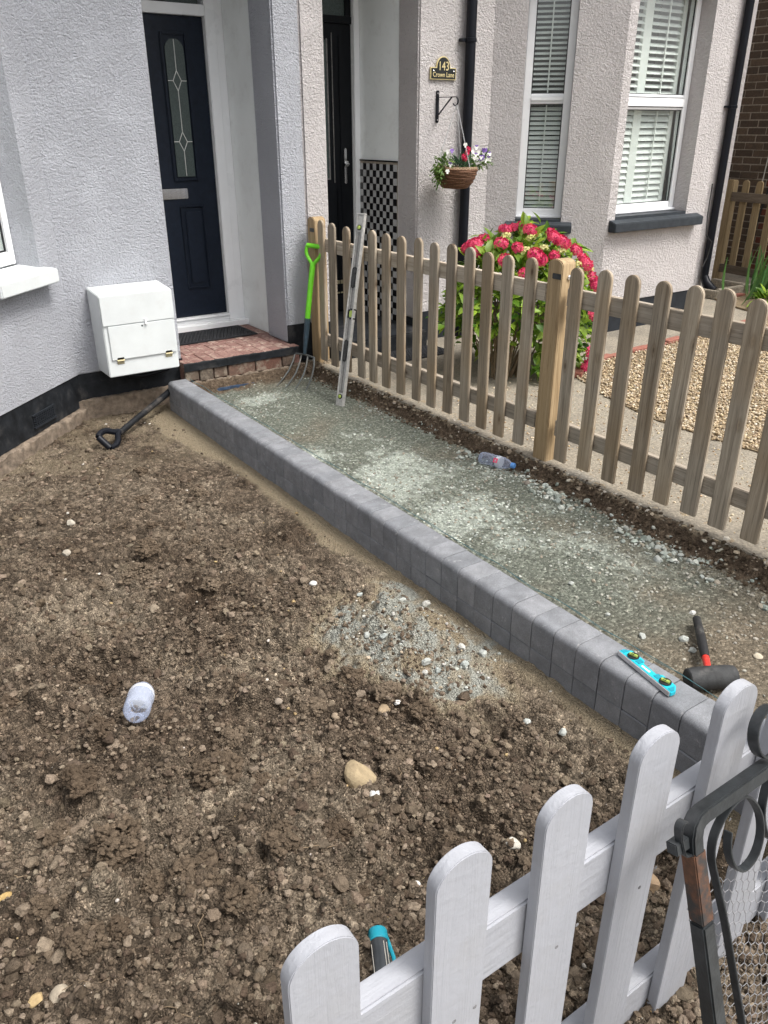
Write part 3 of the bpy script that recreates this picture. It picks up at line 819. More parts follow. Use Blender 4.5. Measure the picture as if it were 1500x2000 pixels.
bank = np.clip(np.maximum(sstep(-0.02, 0.02, PX - foot + 0.025 * fbm(PX, PY, 18, 3, 141)), sstep(4.96, 5.0, PY + 0.03 * fbm(PX, PY, 10, 3, 142))), 0, 1)
lip = sstep(0.070, 0.105, PX - foot + 0.03 * fbm(PX, PY, 20, 3, 143)) * (1 - bk2)
dn1 = fbm(PX, PY, 2.6, 4, 151) + 0.5 * fbm(PX, PY, 22, 3, 152)
ctr = np.exp(-(((PX - 2.30) / 0.30) ** 2)) * np.exp(-(((PY - 2.9) / 0.75) ** 2))
farp = np.exp(-(((PX - 2.22) / 0.22) ** 2 + ((PY - 4.65) / 0.22) ** 2))
dust = sstep(0.12, 0.62, dn1 * 0.95 + 0.55 * ctr + 0.45 * farp - 0.05) * 0.9
earth = np.clip(sstep(2.0, 1.1, PY + 0.6 * fbm(PX, PY, 3, 4, 161)) * 0.78 + 0.55 * sstep(2.02, 1.9, PX + 0.06 * fbm(PX, PY, 6, 3, 162)) * sstep(2.9, 2.4, PY), 0, 1)
earth = np.maximum(earth, 0.35 * sstep(0.05, 0.5, fbm(PX, PY, 2.1, 3, 163)))
dust *= 1 - 0.8 * earth
ny2, nx2 = PX.shape
V = np.stack([PX, PY, PH], -1).reshape(-1, 3)
idx = np.arange(nx2 * ny2).reshape(ny2, nx2)
F = np.stack([idx[:-1, :-1], idx[:-1, 1:], idx[1:, 1:], idx[1:, :-1]], -1).reshape(-1, 4)
ob = link('path', np_mesh('path', V, F, M['sub_base'], {'dust': dust.ravel(), 'earth': earth.ravel(), 'bank': bank.ravel(), 'lip': lip.ravel(), 'tone': ptone.ravel()}, True))
tag(ob, kind='structure')
def path_z(x, y):
    i = np.clip(np.searchsorted(px_, x), 1, nx2 - 1); j = np.clip(np.searchsorted(py_, y), 1, ny2 - 1)
    return PH[j, i]
GRAN = [(0.36, 0.39, 0.345), (0.45, 0.48, 0.435), (0.27, 0.30, 0.265), (0.54, 0.56, 0.51), (0.30, 0.27, 0.215)]
n = 26000
P = np.stack([rng.uniform(1.87, 2.8, n), 0.4 + 4.6 * rng.uniform(0, 1, n) ** 1.2, np.zeros(n)], 1)
d = fbm(P[:, 0], P[:, 1], 2.6, 4, 151) + 0.9 * np.exp(-(((P[:, 0] - 2.35) / 0.28) ** 2)) * np.exp(-(((P[:, 1] - 2.75) / 0.6) ** 2)) + 0.5 * np.exp(-(((P[:, 0] - 2.22) / 0.22) ** 2 + ((P[:, 1] - 4.65) / 0.2) ** 2))
d = d + 0.6 * np.exp(-((P[:, 0] - 2.70) / 0.07) ** 2) * (P[:, 1] < 3.3) + 0.12 * (P[:, 1] < 2.0)
keep = rng.uniform(size=n) < np.clip(0.08 + 0.85 * d, 0.05, 1)
P = P[keep]; n = len(P)
S = 0.0022 + 0.0095 * rng.uniform(size=n) ** 2.8
P[:, 2] = path_z(P[:, 0], P[:, 1]) + S * 0.25
pal = palette(n, GRAN); ea = sstep(2.3, 1.3, P[:, 1])[:, None] * 0.65; pal = pal * (1 - ea) + palette(n, [(0.26, 0.21, 0.155), (0.36, 0.31, 0.24), (0.17, 0.135, 0.10)]) * ea
ob = link('granite_chippings', scatter('granite_chippings', P, S, pal, M['stones'], ICO1, True, seed=17))
tag(ob, kind='stuff')
n = 1000
t_ = rng.uniform(0, 1, n)
P = np.stack([2.705 + rng.normal(0, 0.042, n), 0.9 + 2.3 * t_, np.zeros(n)], 1)
P = P[fbm(P[:, 0], P[:, 1], 5, 3, 401) > -0.03]; n = len(P)
S = 0.005 + 0.013 * rng.uniform(size=n) ** 2
P[:, 2] = path_z(P[:, 0], P[:, 1]) + S * 0.35
ob = link('bank_foot_stones', scatter('bank_foot_stones', P, S, palette(n, GRAN), M['stones'], ICO2, True, seed=19))
tag(ob, kind='stuff')
n = 2600
P = np.stack([2.74 + rng.uniform(0, 0.13, n), 0.6 + 4.5 * rng.uniform(0, 1, n), np.zeros(n)], 1)
S = 0.003 + 0.011 * rng.uniform(size=n) ** 2.5
P[:, 2] = path_z(P[:, 0], P[:, 1]) + S * 0.2
n2 = 700
P2 = np.stack([rng.normal(2.862, 0.018, n2), 0.6 + 4.4 * rng.uniform(0, 1, n2), np.zeros(n2)], 1)
S2 = 0.004 + 0.014 * rng.uniform(size=n2) ** 2.2
P2[:, 2] = path_z(P2[:, 0], P2[:, 1]) - S2 * 0.1
ob = link('bank_lip_rubble', scatter('bank_lip_rubble', P2, S2, palette(n2, [(0.36, 0.29, 0.20), (0.46, 0.38, 0.28), (0.22, 0.17, 0.12), (0.55, 0.50, 0.42)]), M['stones'], ICO1, True, seed=27))
tag(ob, kind='stuff')
ob = link('bank_soil_lumps', scatter('bank_soil_lumps', P, S, palette(n, [(0.085, 0.062, 0.042), (0.13, 0.096, 0.067), (0.19, 0.145, 0.10), (0.36, 0.30, 0.23)], [.45, .3, .17, .08]), M['clods'], ICO1, False, seed=21))
tag(ob, kind='stuff')

# ---- neighbour's concrete, gravel --------------------------------------
g = MB().box(2.86, 14, 0.331, 12, -0.40, -0.062)
tag(part('concrete_path', g, M['slab'], smooth=0), kind='structure')
GP = [(4.16, 3.70), (3.98, 3.25), (3.88, 2.85), (3.88, 2.42), (3.92, 1.9), (3.95, 0.6), (8.6, 0.6), (8.6, 4.02), (6.9, 4.02), (5.68, 3.95), (4.66, 3.90)]
g = MB().prism(GP, -0.060, -0.054)
tag(part('gravel_bed', g, M['gravel_bed'], smooth=0), kind='structure')
def inpoly(x, y, poly):
    c = np.zeros(len(x), bool); j = len(poly) - 1
    for i in range(len(poly)):
        xi, yi = poly[i]; xj, yj = poly[j]
        c ^= ((yi > y) != (yj > y)) & (x < (xj - xi) * (y - yi) / (yj - yi + 1e-12) + xi); j = i
    return c
n = 40000
P = np.stack([rng.uniform(3.8, 7.2, n), rng.uniform(0.8, 4.02, n), np.zeros(n)], 1)
edge = 0.05 * fbm(P[:, 0], P[:, 1], 5, 3, 201)
P = P[inpoly(P[:, 0] + edge, P[:, 1] + edge, GP)]
P = P[(P[:, 1] > 1.0 + 0.45 * (P[:, 0] - 3.9))]
n = len(P)
S = 0.0065 + 0.0055 * rng.uniform(size=n)
P[:, 2] = -0.053 + rng.uniform(-0.003, 0.010, n)
ob = link('pea_gravel', scatter('pea_gravel', P, S, palette(n, [(0.47, 0.365, 0.225), (0.55, 0.455, 0.32), (0.38, 0.28, 0.175), (0.60, 0.53, 0.42), (0.31, 0.24, 0.165)], [.34, .26, .2, .1, .10], 0.10), M['gravel'], ICO1, False, seed=23, smooth=True))
tag(ob, kind='stuff')
n = 1500
P = np.stack([rng.uniform(2.93, 3.95, n), rng.uniform(1.2, 3.9, n), np.full(n, -0.060)], 1)
S = 0.002 + 0.006 * rng.uniform(size=n) ** 2
ob = link('loose_gravel', scatter('loose_gravel', P, S, palette(n, [(0.50, 0.37, 0.21), (0.62, 0.52, 0.37), (0.36, 0.25, 0.15)]), M['gravel'], ICO1, False, seed=25, smooth=True))
tag(ob, kind='stuff')

# ================================================================ GREY HOUSE (left)
A2 = Vector((1.205, 5.18, 0))
def face_T(origin, t, nrm):
    """local (s along t, d into the wall = -nrm, z)"""
    t = Vector(t).normalized(); nn = Vector(nrm).normalized()
    return Matrix(((t.x, -nn.x, 0, origin[0]), (t.y, -nn.y, 0, origin[1]), (0, 0, 1, 0), (0, 0, 0, 1)))
gh = thing('grey_house', 'pale grey roughcast house on the left with navy front door and black base', 'house', (0.5, 5.4, -0.2))
TOP = 4.4
mb = MB().box(1.10, 1.893, 5.18, 5.49, 0.095, TOP).box(1.893, 2.70, 5.18, 5.49, 2.62, TOP)
part('wall', mb, M['grey_render'], gh, bevel=0.006)
mb = MB().box(2.712, 2.905, 5.18, 5.50, 0.082, TOP)
part('pier', mb, M['grey_render'], gh, bevel=0.012)
mb = MB().box(1.75, 1.86, 5.492, 6.02, 0.075, 2.66).box(2.762, 2.90, 5.502, 6.2, 0.075, 2.66).box(1.80, 2.80, 5.495, 6.2, 2.60, 2.66)
part('porch_lining', mb, M['smooth_white'], gh)
# bay
TB = face_T(A2, (-1, -1, 0), (1, -1, 0))
L = 0.956
mb = MB()
mb.box(0.0, 0.20, 0, 0.26, 0.095, TOP, TB).box(0.20, 0.66, 0, 0.26, 0.095, 0.70, TB).box(0.20, 0.66, 0, 0.26, 2.45, TOP, TB).box(0.66, L, 0, 0.26, 0.095, TOP, TB)
part('bay_wall', mb, M['grey_render'], gh)
cx0, cy0 = A2.x - L * .7071, A2.y - L * .7071
mb = MB().box(cx0 - 2.2, cx0, cy0, cy0 + 0.26, 0.095, TOP)
part('bay_front_wall', mb, M['grey_render'], gh)
# plinth: slightly set back under the render edge
mb = MB().box(1.20, 1.90, 5.186, 5.4, -0.09, 0.0945).box(0.0, L, 0.006, 0.24, -0.115, 0.0945, TB).box(cx0 - 2.2, cx0 - 0.004, cy0 + 0.006, cy0 + 0.2, -0.115, 0.0945)
pl = part('plinth', mb, M['plinth_black'], gh)
mb = MB().box(2.716, 2.91, 5.172, 5.22, -0.06, 0.215)
part('pier_plinth', mb, M['plinth_black'], gh, bevel=0.004)
mb = MB()
for i in range(11):
    s0, s1 = 0.325 + i * 0.0185, 0.325 + i * 0.0185 + 0.0065
    mb.box(s0, s1, -0.006, 0.012, -0.066, -0.006, TB)
for i in range(5):
    z = -0.066 + i * 0.0145
    mb.box(0.318, 0.532, -0.003, 0.012, z, z + 0.004, TB)
mb.box(0.31, 0.54, -0.008, 0.012, -0.078, -0.069, TB).box(0.31, 0.54, -0.004, 0.012, -0.002, 0.003, TB)
part('air_vent', mb, M['plinth_slate'], pl)
def lump_box(x0, x1, y0, y1, z0, z1, T, nxs, amp, seed):
    """rough stone strip: finely gridded front and top with fractal relief"""
    prof = [(y0, z0 + (z1 - z0) * k / 7) for k in range(8)] + [(y0 + (y1 - y0) * k / 3, z1 + 0.003) for k in range(1, 4)]
    q = len(prof); k = nxs * 3
    xx = np.repeat(np.linspace(x0, x1, k + 1), q); yy = np.tile([p[0] for p in prof], k + 1); zz = np.tile([p[1] for p in prof], k + 1)
    n1 = fbm(xx + seed, zz * 1.0 + yy * 3, 9, 5, seed + 40, 0.6); n2 = fbm(xx - seed, zz + yy, 16, 4, seed + 50, 0.6)
    V = np.stack([xx, yy - n1 * amp * 4, zz + n2 * amp * 3], 1)
    F = [(i * q + j, (i + 1) * q + j, (i + 1) * q + j + 1, i * q + j + 1) for i in range(k) for j in range(q - 1)]
    return MB().add([tuple(v) for v in V], F, T)
mb = lump_box(1.16, 1.88, 5.158, 5.25, -0.30, -0.075, None, 40, 0.004, 3)
mb2 = lump_box(0.0, L + 0.1, -0.028, 0.05, -0.30, -0.122, TB, 50, 0.0045, 4)
mb.add(mb2.V, mb2.F)
part('footing', mb, M['concrete_foot'], gh, smooth=80)
# bay window
win = part('window', MB().box(0.20, 0.255, 0.142, 0.20, 0.80, 2.448, TB).box(0.605, 0.66, 0.142, 0.20, 0.80, 2.448, TB).box(0.255, 0.605, 0.142, 0.20, 0.80, 0.875, TB)
           .box(0.255, 0.605, 0.142, 0.20, 1.62, 1.72, TB).box(0.255, 0.605, 0.142, 0.20, 2.38, 2.448, TB), M['upvc'], gh, bevel=0.006)
part('pane', MB().box(0.2552, 0.6048, 0.165, 0.171, 0.876, 2.379, TB), M['glass'], win, smooth=0)
part('gasket', MB().box(0.2552, 0.263, 0.155, 0.164, 0.876, 1.619, TB).box(0.263, 0.597, 0.155, 0.164, 0.876, 0.884, TB), M['gasket'], win, smooth=0)
part('curtain', MB().box(0.21, 0.65, 0.24, 0.25, 0.8, 2.44, TB), M['shutter'], win, smooth=0)
mb = MB().add([(0.155, -0.085, 0.70), (0.705, -0.085, 0.70), (0.705, 0.139, 0.70), (0.155, 0.139, 0.70), (0.155, -0.085, 0.775), (0.705, -0.085, 0.775), (0.705, 0.139, 0.798), (0.155, 0.139, 0.798)],
              [(0, 3, 2, 1), (4, 5, 6, 7), (0, 1, 5, 4), (1, 2, 6, 5), (2, 3, 7, 6), (3, 0, 4, 7)], TB)
part('window_sill', mb, M['box_white'], gh, bevel=0.006)
# front door in the porch (plane Y = 6.03)
YD = 6.03
fr = part('door_frame', MB().box(2.625, 2.70, YD - 0.045, YD + 0.06, 0.10, 2.66).box(2.70, 2.762, YD - 0.03, YD + 0.06, 0.10, 2.66).box(1.75, 2.625, YD - 0.05, YD + 0.05, 0.16, 0.178)
          .box(1.75, 2.6245, YD - 0.045, YD + 0.06, 2.195, 2.262).box(1.75, 2.625, YD - 0.035, YD + 0.06, 0.10, 0.159), M['upvc'], gh, bevel=0.005)
part('threshold', MB().box(1.75, 2.765, YD - 0.10, YD - 0.046, 0.083, 0.128), M['upvc'], gh, bevel=0.004)
part('transom_pane', MB().box(1.78, 2.60, YD, YD + 0.01, 2.27, 2.64), M['obscure_glass'], gh, smooth=0)
dr = part('front_door', MB().box(1.76, 2.622, YD, YD + 0.045, 0.178, 2.193), M['door_navy'], gh, bevel=0.003)
def arch_poly(x0, x1, z0, z1, arch=True, n=12):
    p = [(x0, z0), (x1, z0)]
    r = (x1 - x0) / 2; cxm = (x0 + x1) / 2
    if arch:
        for i in range(n + 1):
            a = math.pi * i / n
            p.append((cxm + r * math.cos(a), z1 - r + r * math.sin(a)))
    else: p += [(x1, z1), (x0, z1)]
    return p
TX = Matrix(((1, 0, 0, 0), (0, 0, -1, 0), (0, 1, 0, 0), (0, 0, 0, 1)))   # prism (x, z, h) -> world (x, -h, z)
GX0, GX1 = 2.327, 2.462
mb = MB().prism(arch_poly(GX0, GX1, 1.185, 2.055), -(YD - 0.004), -(YD - 0.012), TX)
gp = part('door_glass', mb, M['obscure_glass'], dr, smooth=40)
mb = MB()
for (x0, x1, z0, z1) in ((2.298, 2.316, 1.155, 2.095), (2.474, 2.492, 1.155, 2.095), (2.316, 2.474, 1.155, 1.173), (2.316, 2.474, 2.077, 2.095)):
    mb.box(x0, x1, YD - 0.014, YD - 0.0005, z0, z1)
for (x0, x1, z0, z1) in ((2.325, 2.505, 0.975, 0.99), (2.325, 2.34, 0.40, 0.975), (2.49, 2.505, 0.40, 0.975), (2.325, 2.505, 0.385, 0.40)):
    mb.box(x0, x1, YD - 0.010, YD - 0.0005, z0, z1)
mb.box(2.355, 2.475, YD - 0.012, YD - 0.0005, 0.43, 0.945)
part('door_moulding', mb, M['door_navy'], dr, bevel=0.005)
xm = (GX0 + GX1) / 2
cam_l = []
mb = MB()
def came(p, q): mb.tube([(p[0], YD - 0.0125, p[1]), (q[0], YD - 0.0125, q[1])], 0.0028, 5)
for zc in (1.80, 1.415):
    dz, dx = 0.062, 0.030
    came((xm, zc + dz), (xm + dx, zc)); came((xm + dx, zc), (xm, zc - dz)); came((xm, zc - dz), (xm - dx, zc)); came((xm - dx, zc), (xm, zc + dz))
    came((xm + dx, zc), (GX1, zc)); came((GX0, zc), (xm - dx, zc))
came((xm, 2.05), (xm, 1.862)); came((xm, 1.738), (xm, 1.477)); came((xm, 1.353), (xm, 1.19))
part('lead_came', mb, M['lead'], gp)
part('letterbox', MB().box(2.12, 2.392, YD - 0.012, YD - 0.0005, 1.035, 1.105).box(2.14, 2.30, YD - 0.022, YD - 0.0125, 1.05, 1.09), M['chrome'], dr, bevel=0.004)
part('roof', MB().box(-3, 2.905, 4.0, 9.5, TOP + 0.002, TOP + 0.2), M['roofing'], gh, smooth=0)  # unseen slab added to keep sky light out from above
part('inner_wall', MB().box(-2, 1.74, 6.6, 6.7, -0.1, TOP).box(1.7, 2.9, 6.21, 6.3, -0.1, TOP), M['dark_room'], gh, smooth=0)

# doorstep: brick on edge
stp = thing('brick_doorstep', 'worn red brick doorstep with black painted edge below the navy door', 'doorstep', (2.3, 5.5, -0.1))
part('step_core', MB().box(1.875, 2.752, 5.10, 6.0, -0.16, 0.0795), M['step_mortar'], stp, smooth=0)
bw = 0.0735
for row, (y0, y1) in enumerate(((5.072, 5.285), (5.292, 5.505), (5.512, 5.725), (5.732, 5.928))):
    nb = 11 if row == 0 else 12
    for i in range(12):
        x0 = 1.872 + i * bw + (0.02 if row % 2 else 0); x1 = x0 + bw - 0.005
        if x1 > (2.72 if row == 0 else 2.755): x1 = 2.72 if row == 0 else 2.755
        if x1 - x0 < 0.02: continue
        if row == 0 and x0 > 2.70: continue
        dz = rng.normal() * 0.0018
        part('brick', MB().box(x0, x1, y0, y1, 0.045, 0.084 + dz), M['step_top'], stp, bevel=0.004, seg=1)
mb = MB().box(1.86, 2.735, 5.062, 5.0712, 0.028, 0.079)
part('painted_edge', lump_box(1.862, 2.735, 5.066, 5.074, 0.030, 0.081, None, 60, 0.002, 11), M['plinth_black'], stp, smooth=80)
x = 1.868
while x < 2.70:
    w = rng.choice([0.105, 0.21, 0.105])
    w = min(w, 2.715 - x)
    if w < 0.03: break
    part('brick', MB().box(x, x + w - 0.009, 5.074 + rng.normal() * 0.002, 5.099, -0.045 + rng.normal() * 0.006, 0.0285), M['step_front'], stp, bevel=0.005, seg=1)
    x += w
part('step_base', lump_box(1.86, 2.78, 5.06, 5.10, -0.16, -0.052, None, 60, 0.008, 12), M['concrete_foot'], stp, smooth=80)
def doormat(name, label, x0, x1, y0, y1, z, T=None, cells=True):
    o = thing(name, label, 'doormat', ((x0 + x1) / 2, (y0 + y1) / 2, z))
    mb = MB().box(x0, x1, y0, y1, z, z + 0.007)
    part('mat_base', mb, M['mat_black'], o, bevel=0.003)
    mb = MB(); st = 0.028; b = 0.035
    nxm, nym = int((x1 - x0 - 2 * b) / st), int((y1 - y0 - 2 * b) / st)
    for i in range(nxm + 1):
        for j in range(nym + 1):
            cxm, cym = x0 + b + i * st + (st / 2 if j % 2 else 0), y0 + b + j * st
            if cxm > x1 - b: continue
            mb.lathe([(0.0125, 0.0), (0.0105, 0.005), (0.006, 0.0062), (0.0055, 0.003)], 8, Matrix.Translation((cxm, cym, z + 0.0065)))
    mb.box(x0 + 0.008, x1 - 0.008, y0 + 0.008, y0 + 0.022, z + 0.006, z + 0.0105).box(x0 + 0.008, x1 - 0.008, y1 - 0.022, y1 - 0.008, z + 0.006, z + 0.0105)
    mb.box(x0 + 0.008, x0 + 0.022, y0 + 0.0225, y1 - 0.0225, z + 0.006, z + 0.0105).box(x1 - 0.022, x1 - 0.008, y0 + 0.0225, y1 - 0.0225, z + 0.006, z + 0.0105)
    part('studs', mb, M['mat_black'], o)
    return o
doormat('doormat', 'black rubber doormat with round studs on the red brick doorstep', 1.91, 2.655, 5.555, 5.90, 0.087)

# ================================================================ PINK HOUSE (143)
ph = thing('pink_house', 'pinkish white roughcast house with bay window, shutters and black door', 'house', (5.2, 5.4, -0.06))
mb = MB().box(2.906, 3.09, 5.18, 5.50, 0.10, TOP).box(3.09, 3.86, 5.18, 5.43, 2.62, TOP)
part('pier', mb, M['pink_render'], ph, bevel=0.012)
A = Vector((4.55, 5.18, 0)); B = Vector((5.226, 4.504, 0)); C_ = Vector((6.465, 4.504, 0)); D_ = Vector((7.141, 5.18, 0))
part('wall', MB().box(3.86, 4.56, 5.18, 5.43, 0.12, TOP), M['pink_render'], ph, bevel=0.012)
part('end_wall', MB().box(7.13, 7.742, 5.18, 5.43, -0.06, TOP).box(7.50, 7.741, 5.431, 11, -0.06, TOP), M['pink_render'], ph, bevel=0.006)
T1 = face_T(A, (1, -1, 0), (-1, -1, 0)); L1 = (B - A).length
mb = MB().box(0, 0.237, 0, 0.26, 0.185, TOP, T1).box(0.237, 0.60, 0, 0.26, 0.185, 0.745, T1).box(0.237, 0.60, 0, 0.26, 2.47, TOP, T1).box(0.60, L1, 0, 0.26, 0.185, TOP, T1)
part('bay_side_wall', mb, M['pink_render'], ph)
T2 = face_T(B, (1, 0, 0), (0, -1, 0)); L2 = (C_ - B).length
mb = MB().box(0, 0.09, 0, 0.26, 0.185, TOP, T2).box(0.09, 0.978, 0, 0.26, 0.185, 0.775, T2).box(0.09, 0.978, 0, 0.26, 2.47, TOP, T2).box(0.978, L2, 0, 0.26, 0.185, TOP, T2)
part('bay_front_wall', mb, M['pink_render'], ph)
T3 = face_T(C_, (1, 1, 0), (1, -1, 0))
part('bay_side_wall', MB().box(0, L1, 0, 0.26, 0.185, TOP, T3), M['pink_render'], ph)
mb = MB().box(0.004, L1 - 0.01, 0.008, 0.24, -0.07, 0.184, T1).box(0.003, L2 - 0.003, 0.008, 0.24, -0.07, 0.184, T2).box(0.01, L1, 0.008, 0.24, -0.07, 0.184, T3)
mb.box(3.865, 4.55, 5.186, 5.4, -0.07, 0.118).box(3.856, 4.3, 5.172, 5.185, -0.07, 0.17)
part('plinth', mb, M['plinth_slate'], ph)
part('pier_plinth', MB().box(2.912, 3.085, 5.172, 5.22, -0.07, 0.20), M['plinth_slate'], ph, bevel=0.004)

def sash(T, s0, s1, z0, z1, zm0, zm1, d, parent, mull=None, slat_d=0.075, pitch=0.034, hw=0.0145):
    """window frame with a mid transom, panes, louvre slats behind the glass"""
    f = 0.058
    mb = MB().box(s0, s0 + f, d, d + 0.06, z0, z1, T).box(s1 - f, s1, d, d + 0.06, z0, z1, T)
    for (a, b) in ((z0, z0 + 0.07), (zm0, zm1), (z1 - 0.06, z1)):
        mb.box(s0 + f, s1 - f, d, d + 0.06, a, b, T)
    mb.box(s0 + 0.0, s1 - 0.0, d - 0.025, d - 0.0005, z0, z0 + 0.02, T)
    mb.box(s0 + f, s1 - f, d - 0.012, d - 0.0005, zm0 + 0.018, zm1 - 0.018, T)
    w = part('window', mb, M['upvc'], parent, bevel=0.007)
    g0, g1 = s0 + f, s1 - f
    gk = MB()
    for (a, b) in ((z0 + 0.07, zm0), (zm1, z1 - 0.06)):
        part('pane', MB().box(g0 + 0.0005, g1 - 0.0005, d + 0.022, d + 0.028, a + 0.0005, b - 0.0005, T), M['glass'], w, smooth=0)
        gk.box(g0, g0 + 0.007, d + 0.012, d + 0.0215, a, b, T).box(g1 - 0.007, g1, d + 0.012, d + 0.0215, a, b, T)
        gk.box(g0 + 0.007, g1 - 0.007, d + 0.012, d + 0.0215, a, a + 0.006, T).box(g0 + 0.007, g1 - 0.007, d + 0.012, d + 0.0215, b - 0.006, b, T)
    part('gasket', gk, M['gasket'], w, smooth=0)
    panels = [(g0 - 0.03, g1 + 0.03)] if not mull else mull
    st = MB()
    for (a, b) in panels:
        st.box(a - 0.045, a, d + slat_d - 0.012, d + slat_d + 0.018, z0, z1, T).box(b, b + 0.045, d + slat_d - 0.012, d + slat_d + 0.018, z0, z1, T)
        st.box((a + b) / 2 - 0.005, (a + b) / 2 + 0.005, d + slat_d - 0.028, d + slat_d - 0.020, z0 + 0.1, z1, T)
        mes = {}
        z = z0 + 0.04
        while z < z1 - 0.02:
            low = z < zm0; me = mes.get(low)
            if me is None:
                tilt = R(58 if low else 36)
                c, s_ = math.cos(tilt), math.sin(tilt)
                ht = 0.003
                Vs = []
                for x in (0, b - a):
                    for (u, v) in ((-hw, -ht * 0.3), (0, -ht), (hw, -ht * 0.3), (hw, ht * 0.3), (0, ht), (-hw, ht * 0.3)):
                        Vs.append((x, u * c - v * s_, u * s_ + v * c))
                Fs = [(0, 1, 2, 3, 4, 5), (11, 10, 9, 8, 7, 6)] + [(i, (i + 1) % 6, 6 + (i + 1) % 6, 6 + i) for i in range(6)]
                rot = Matrix((T.row[0][:3], T.row[1][:3], T.row[2][:3]))
                me = MB().add([tuple(rot @ Vector(v)) for v in Vs], Fs).mesh('slat', M['shutter'], smooth=30); mes[low] = me
            p = T @ Vector((a, d + slat_d, z))
            link('slat', me, w, p)
            z += pitch
    part('shutter_stile', st, M['shutter'], w, smooth=0)
    return w
sash(T1, 0.237, 0.60, 0.845, 2.468, 1.665, 1.735, 0.10, ph)
sash(T2, 0.09, 0.978, 0.865, 2.468, 1.628, 1.735, 0.137, ph, mull=[(0.12, 0.42), (0.51, 0.86)], slat_d=0.085, pitch=0.047, hw=0.024)
def sill(T, s0, s1, z0, z1, d1, proud, parent, m):
    mb = MB().add([(s0, -proud, z0), (s1, -proud, z0), (s1, d1, z0), (s0, d1, z0), (s0, -proud, z1 - 0.012), (s1, -proud, z1 - 0.012), (s1, d1, z1 + 0.012), (s0, d1, z1 + 0.012)],
                  [(0, 3, 2, 1), (4, 5, 6, 7), (0, 1, 5, 4), (1, 2, 6, 5), (2, 3, 7, 6), (3, 0, 4, 7)], T)
    part('window_sill', mb, m, parent, bevel=0.005)
sill(T1, 0.16, 0.685, 0.745, 0.815, -0.001, 0.075, ph, M['sill_grey'])
sill(T2, 0.02, 1.13, 0.752, 0.83, -0.001, 0.075, ph, M['sill_grey'])
part('sill_slope', MB().box(0.24, 0.597, -0.001, 0.14, 0.746, 0.842, T1).box(0.093, 0.975, -0.001, 0.15, 0.776, 0.862, T2), M['sill_grey'], ph)
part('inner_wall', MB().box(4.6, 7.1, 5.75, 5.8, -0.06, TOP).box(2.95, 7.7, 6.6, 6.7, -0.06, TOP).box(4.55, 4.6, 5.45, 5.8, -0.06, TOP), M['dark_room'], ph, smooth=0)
part('roof', MB().box(2.91, 7.9, 4.3, 9.5, TOP + 0.002, TOP + 0.2), M['roofing'], ph, smooth=0)  # out-of-view slab added over this house to block light
# porch of 143
part('porch_lining', MB().box(3.868, 3.98, 5.432, 6.02, -0.06, 2.66).box(3.0, 3.09, 5.501, 6.02, -0.06, 2.66).box(3.0, 3.98, 5.432, 6.1, 2.61, 2.67), M['smooth_white'], ph)
part('porch_step', MB().box(3.03, 3.87, 5.02, 6.1, -0.07, 0.06), M['plinth_black'], ph, bevel=0.01)
tp = part('tiled_dado', MB().box(3.862, 3.8675, 5.436, 5.955, 0.055, 1.262), M['mortar'], ph, smooth=0)
tm = {}
for k, mk in (('tile_black', 'tile_black'), ('tile_white', 'tile_white')):
    tm[k] = MB().box(-0.006, 0.0, 0.0008, 0.0462, 0.0008, 0.0487).mesh('tile', M[mk], smooth=0)
for i in range(11):
    for j in range(24):
        link('tile', tm['tile_black' if (i + j) % 2 else 'tile_white'], tp, (3.8615, 5.437 + i * 0.047, 1.247 - (j + 1) * 0.0495))
part('dado_trim', MB().box(3.853, 3.8675, 5.436, 5.955, 1.2625, 1.273), M['tile_black'], ph)
part('door_frame', MB().box(3.818, 3.867, 5.955, 6.03, 0.06, 2.61), M['upvc'], ph, bevel=0.004)
Y2 = 6.0
dr2 = part('front_door', MB().box(3.09, 3.8165, Y2, Y2 + 0.05, 0.075, 2.21), M['door_black'], ph, bevel=0.003)
part('door_transom', MB().box(3.09, 3.8165, Y2 - 0.015, Y2 + 0.05, 2.212, 2.262).box(3.765, 3.8165, Y2 - 0.01, Y2 + 0.05, 2.2625, 2.61), M['door_black'], ph, bevel=0.003)
part('transom_pane', MB().box(3.09, 3.764, Y2 + 0.005, Y2 + 0.012, 2.263, 2.60), M['obscure_glass'], ph, smooth=0)
part('door_glass', MB().box(3.2, 3.588, Y2 - 0.004, Y2 - 0.0005, 1.14, 2.10), M['obscure_glass'], dr2, smooth=0)
part('glazing_bead', MB().box(3.590, 3.602, Y2 - 0.008, Y2 - 0.0005, 1.125, 2.11).box(3.2, 3.5895, Y2 - 0.008, Y2 - 0.0005, 1.125, 1.137).box(3.635, 3.642, Y2 - 0.010, Y2 - 0.0005, 1.10, 2.15), M['alu_dark'], dr2, bevel=0.002)
part('door_moulding', MB().box(3.70, 3.715, Y2 - 0.008, Y2 - 0.0005, 0.2, 2.13).box(3.66, 3.672, Y2 - 0.006, Y2 - 0.0005, 0.2, 1.05), M['door_black'], dr2, bevel=0.003)
hb = MB().box(3.733, 3.755, Y2 - 0.014, Y2 - 0.0005, 1.09, 1.355)
part('door_handle', hb, M['chrome'], dr2, bevel=0.006)
part('lever', MB().tube([(3.744, Y2 - 0.014, 1.24), (3.744, Y2 - 0.05, 1.24), (3.735, Y2 - 0.058, 1.24), (3.705, Y2 - 0.058, 1.238)], 0.010, 10).lathe([(0.022, 0), (0.022, 0.012), (0.016, 0.014)], 16, Matrix.Translation((3.744, Y2 - 0.015, 1.24)) @ Matrix.Rotation(R(90), 4, 'X')), M['chrome'], dr2)
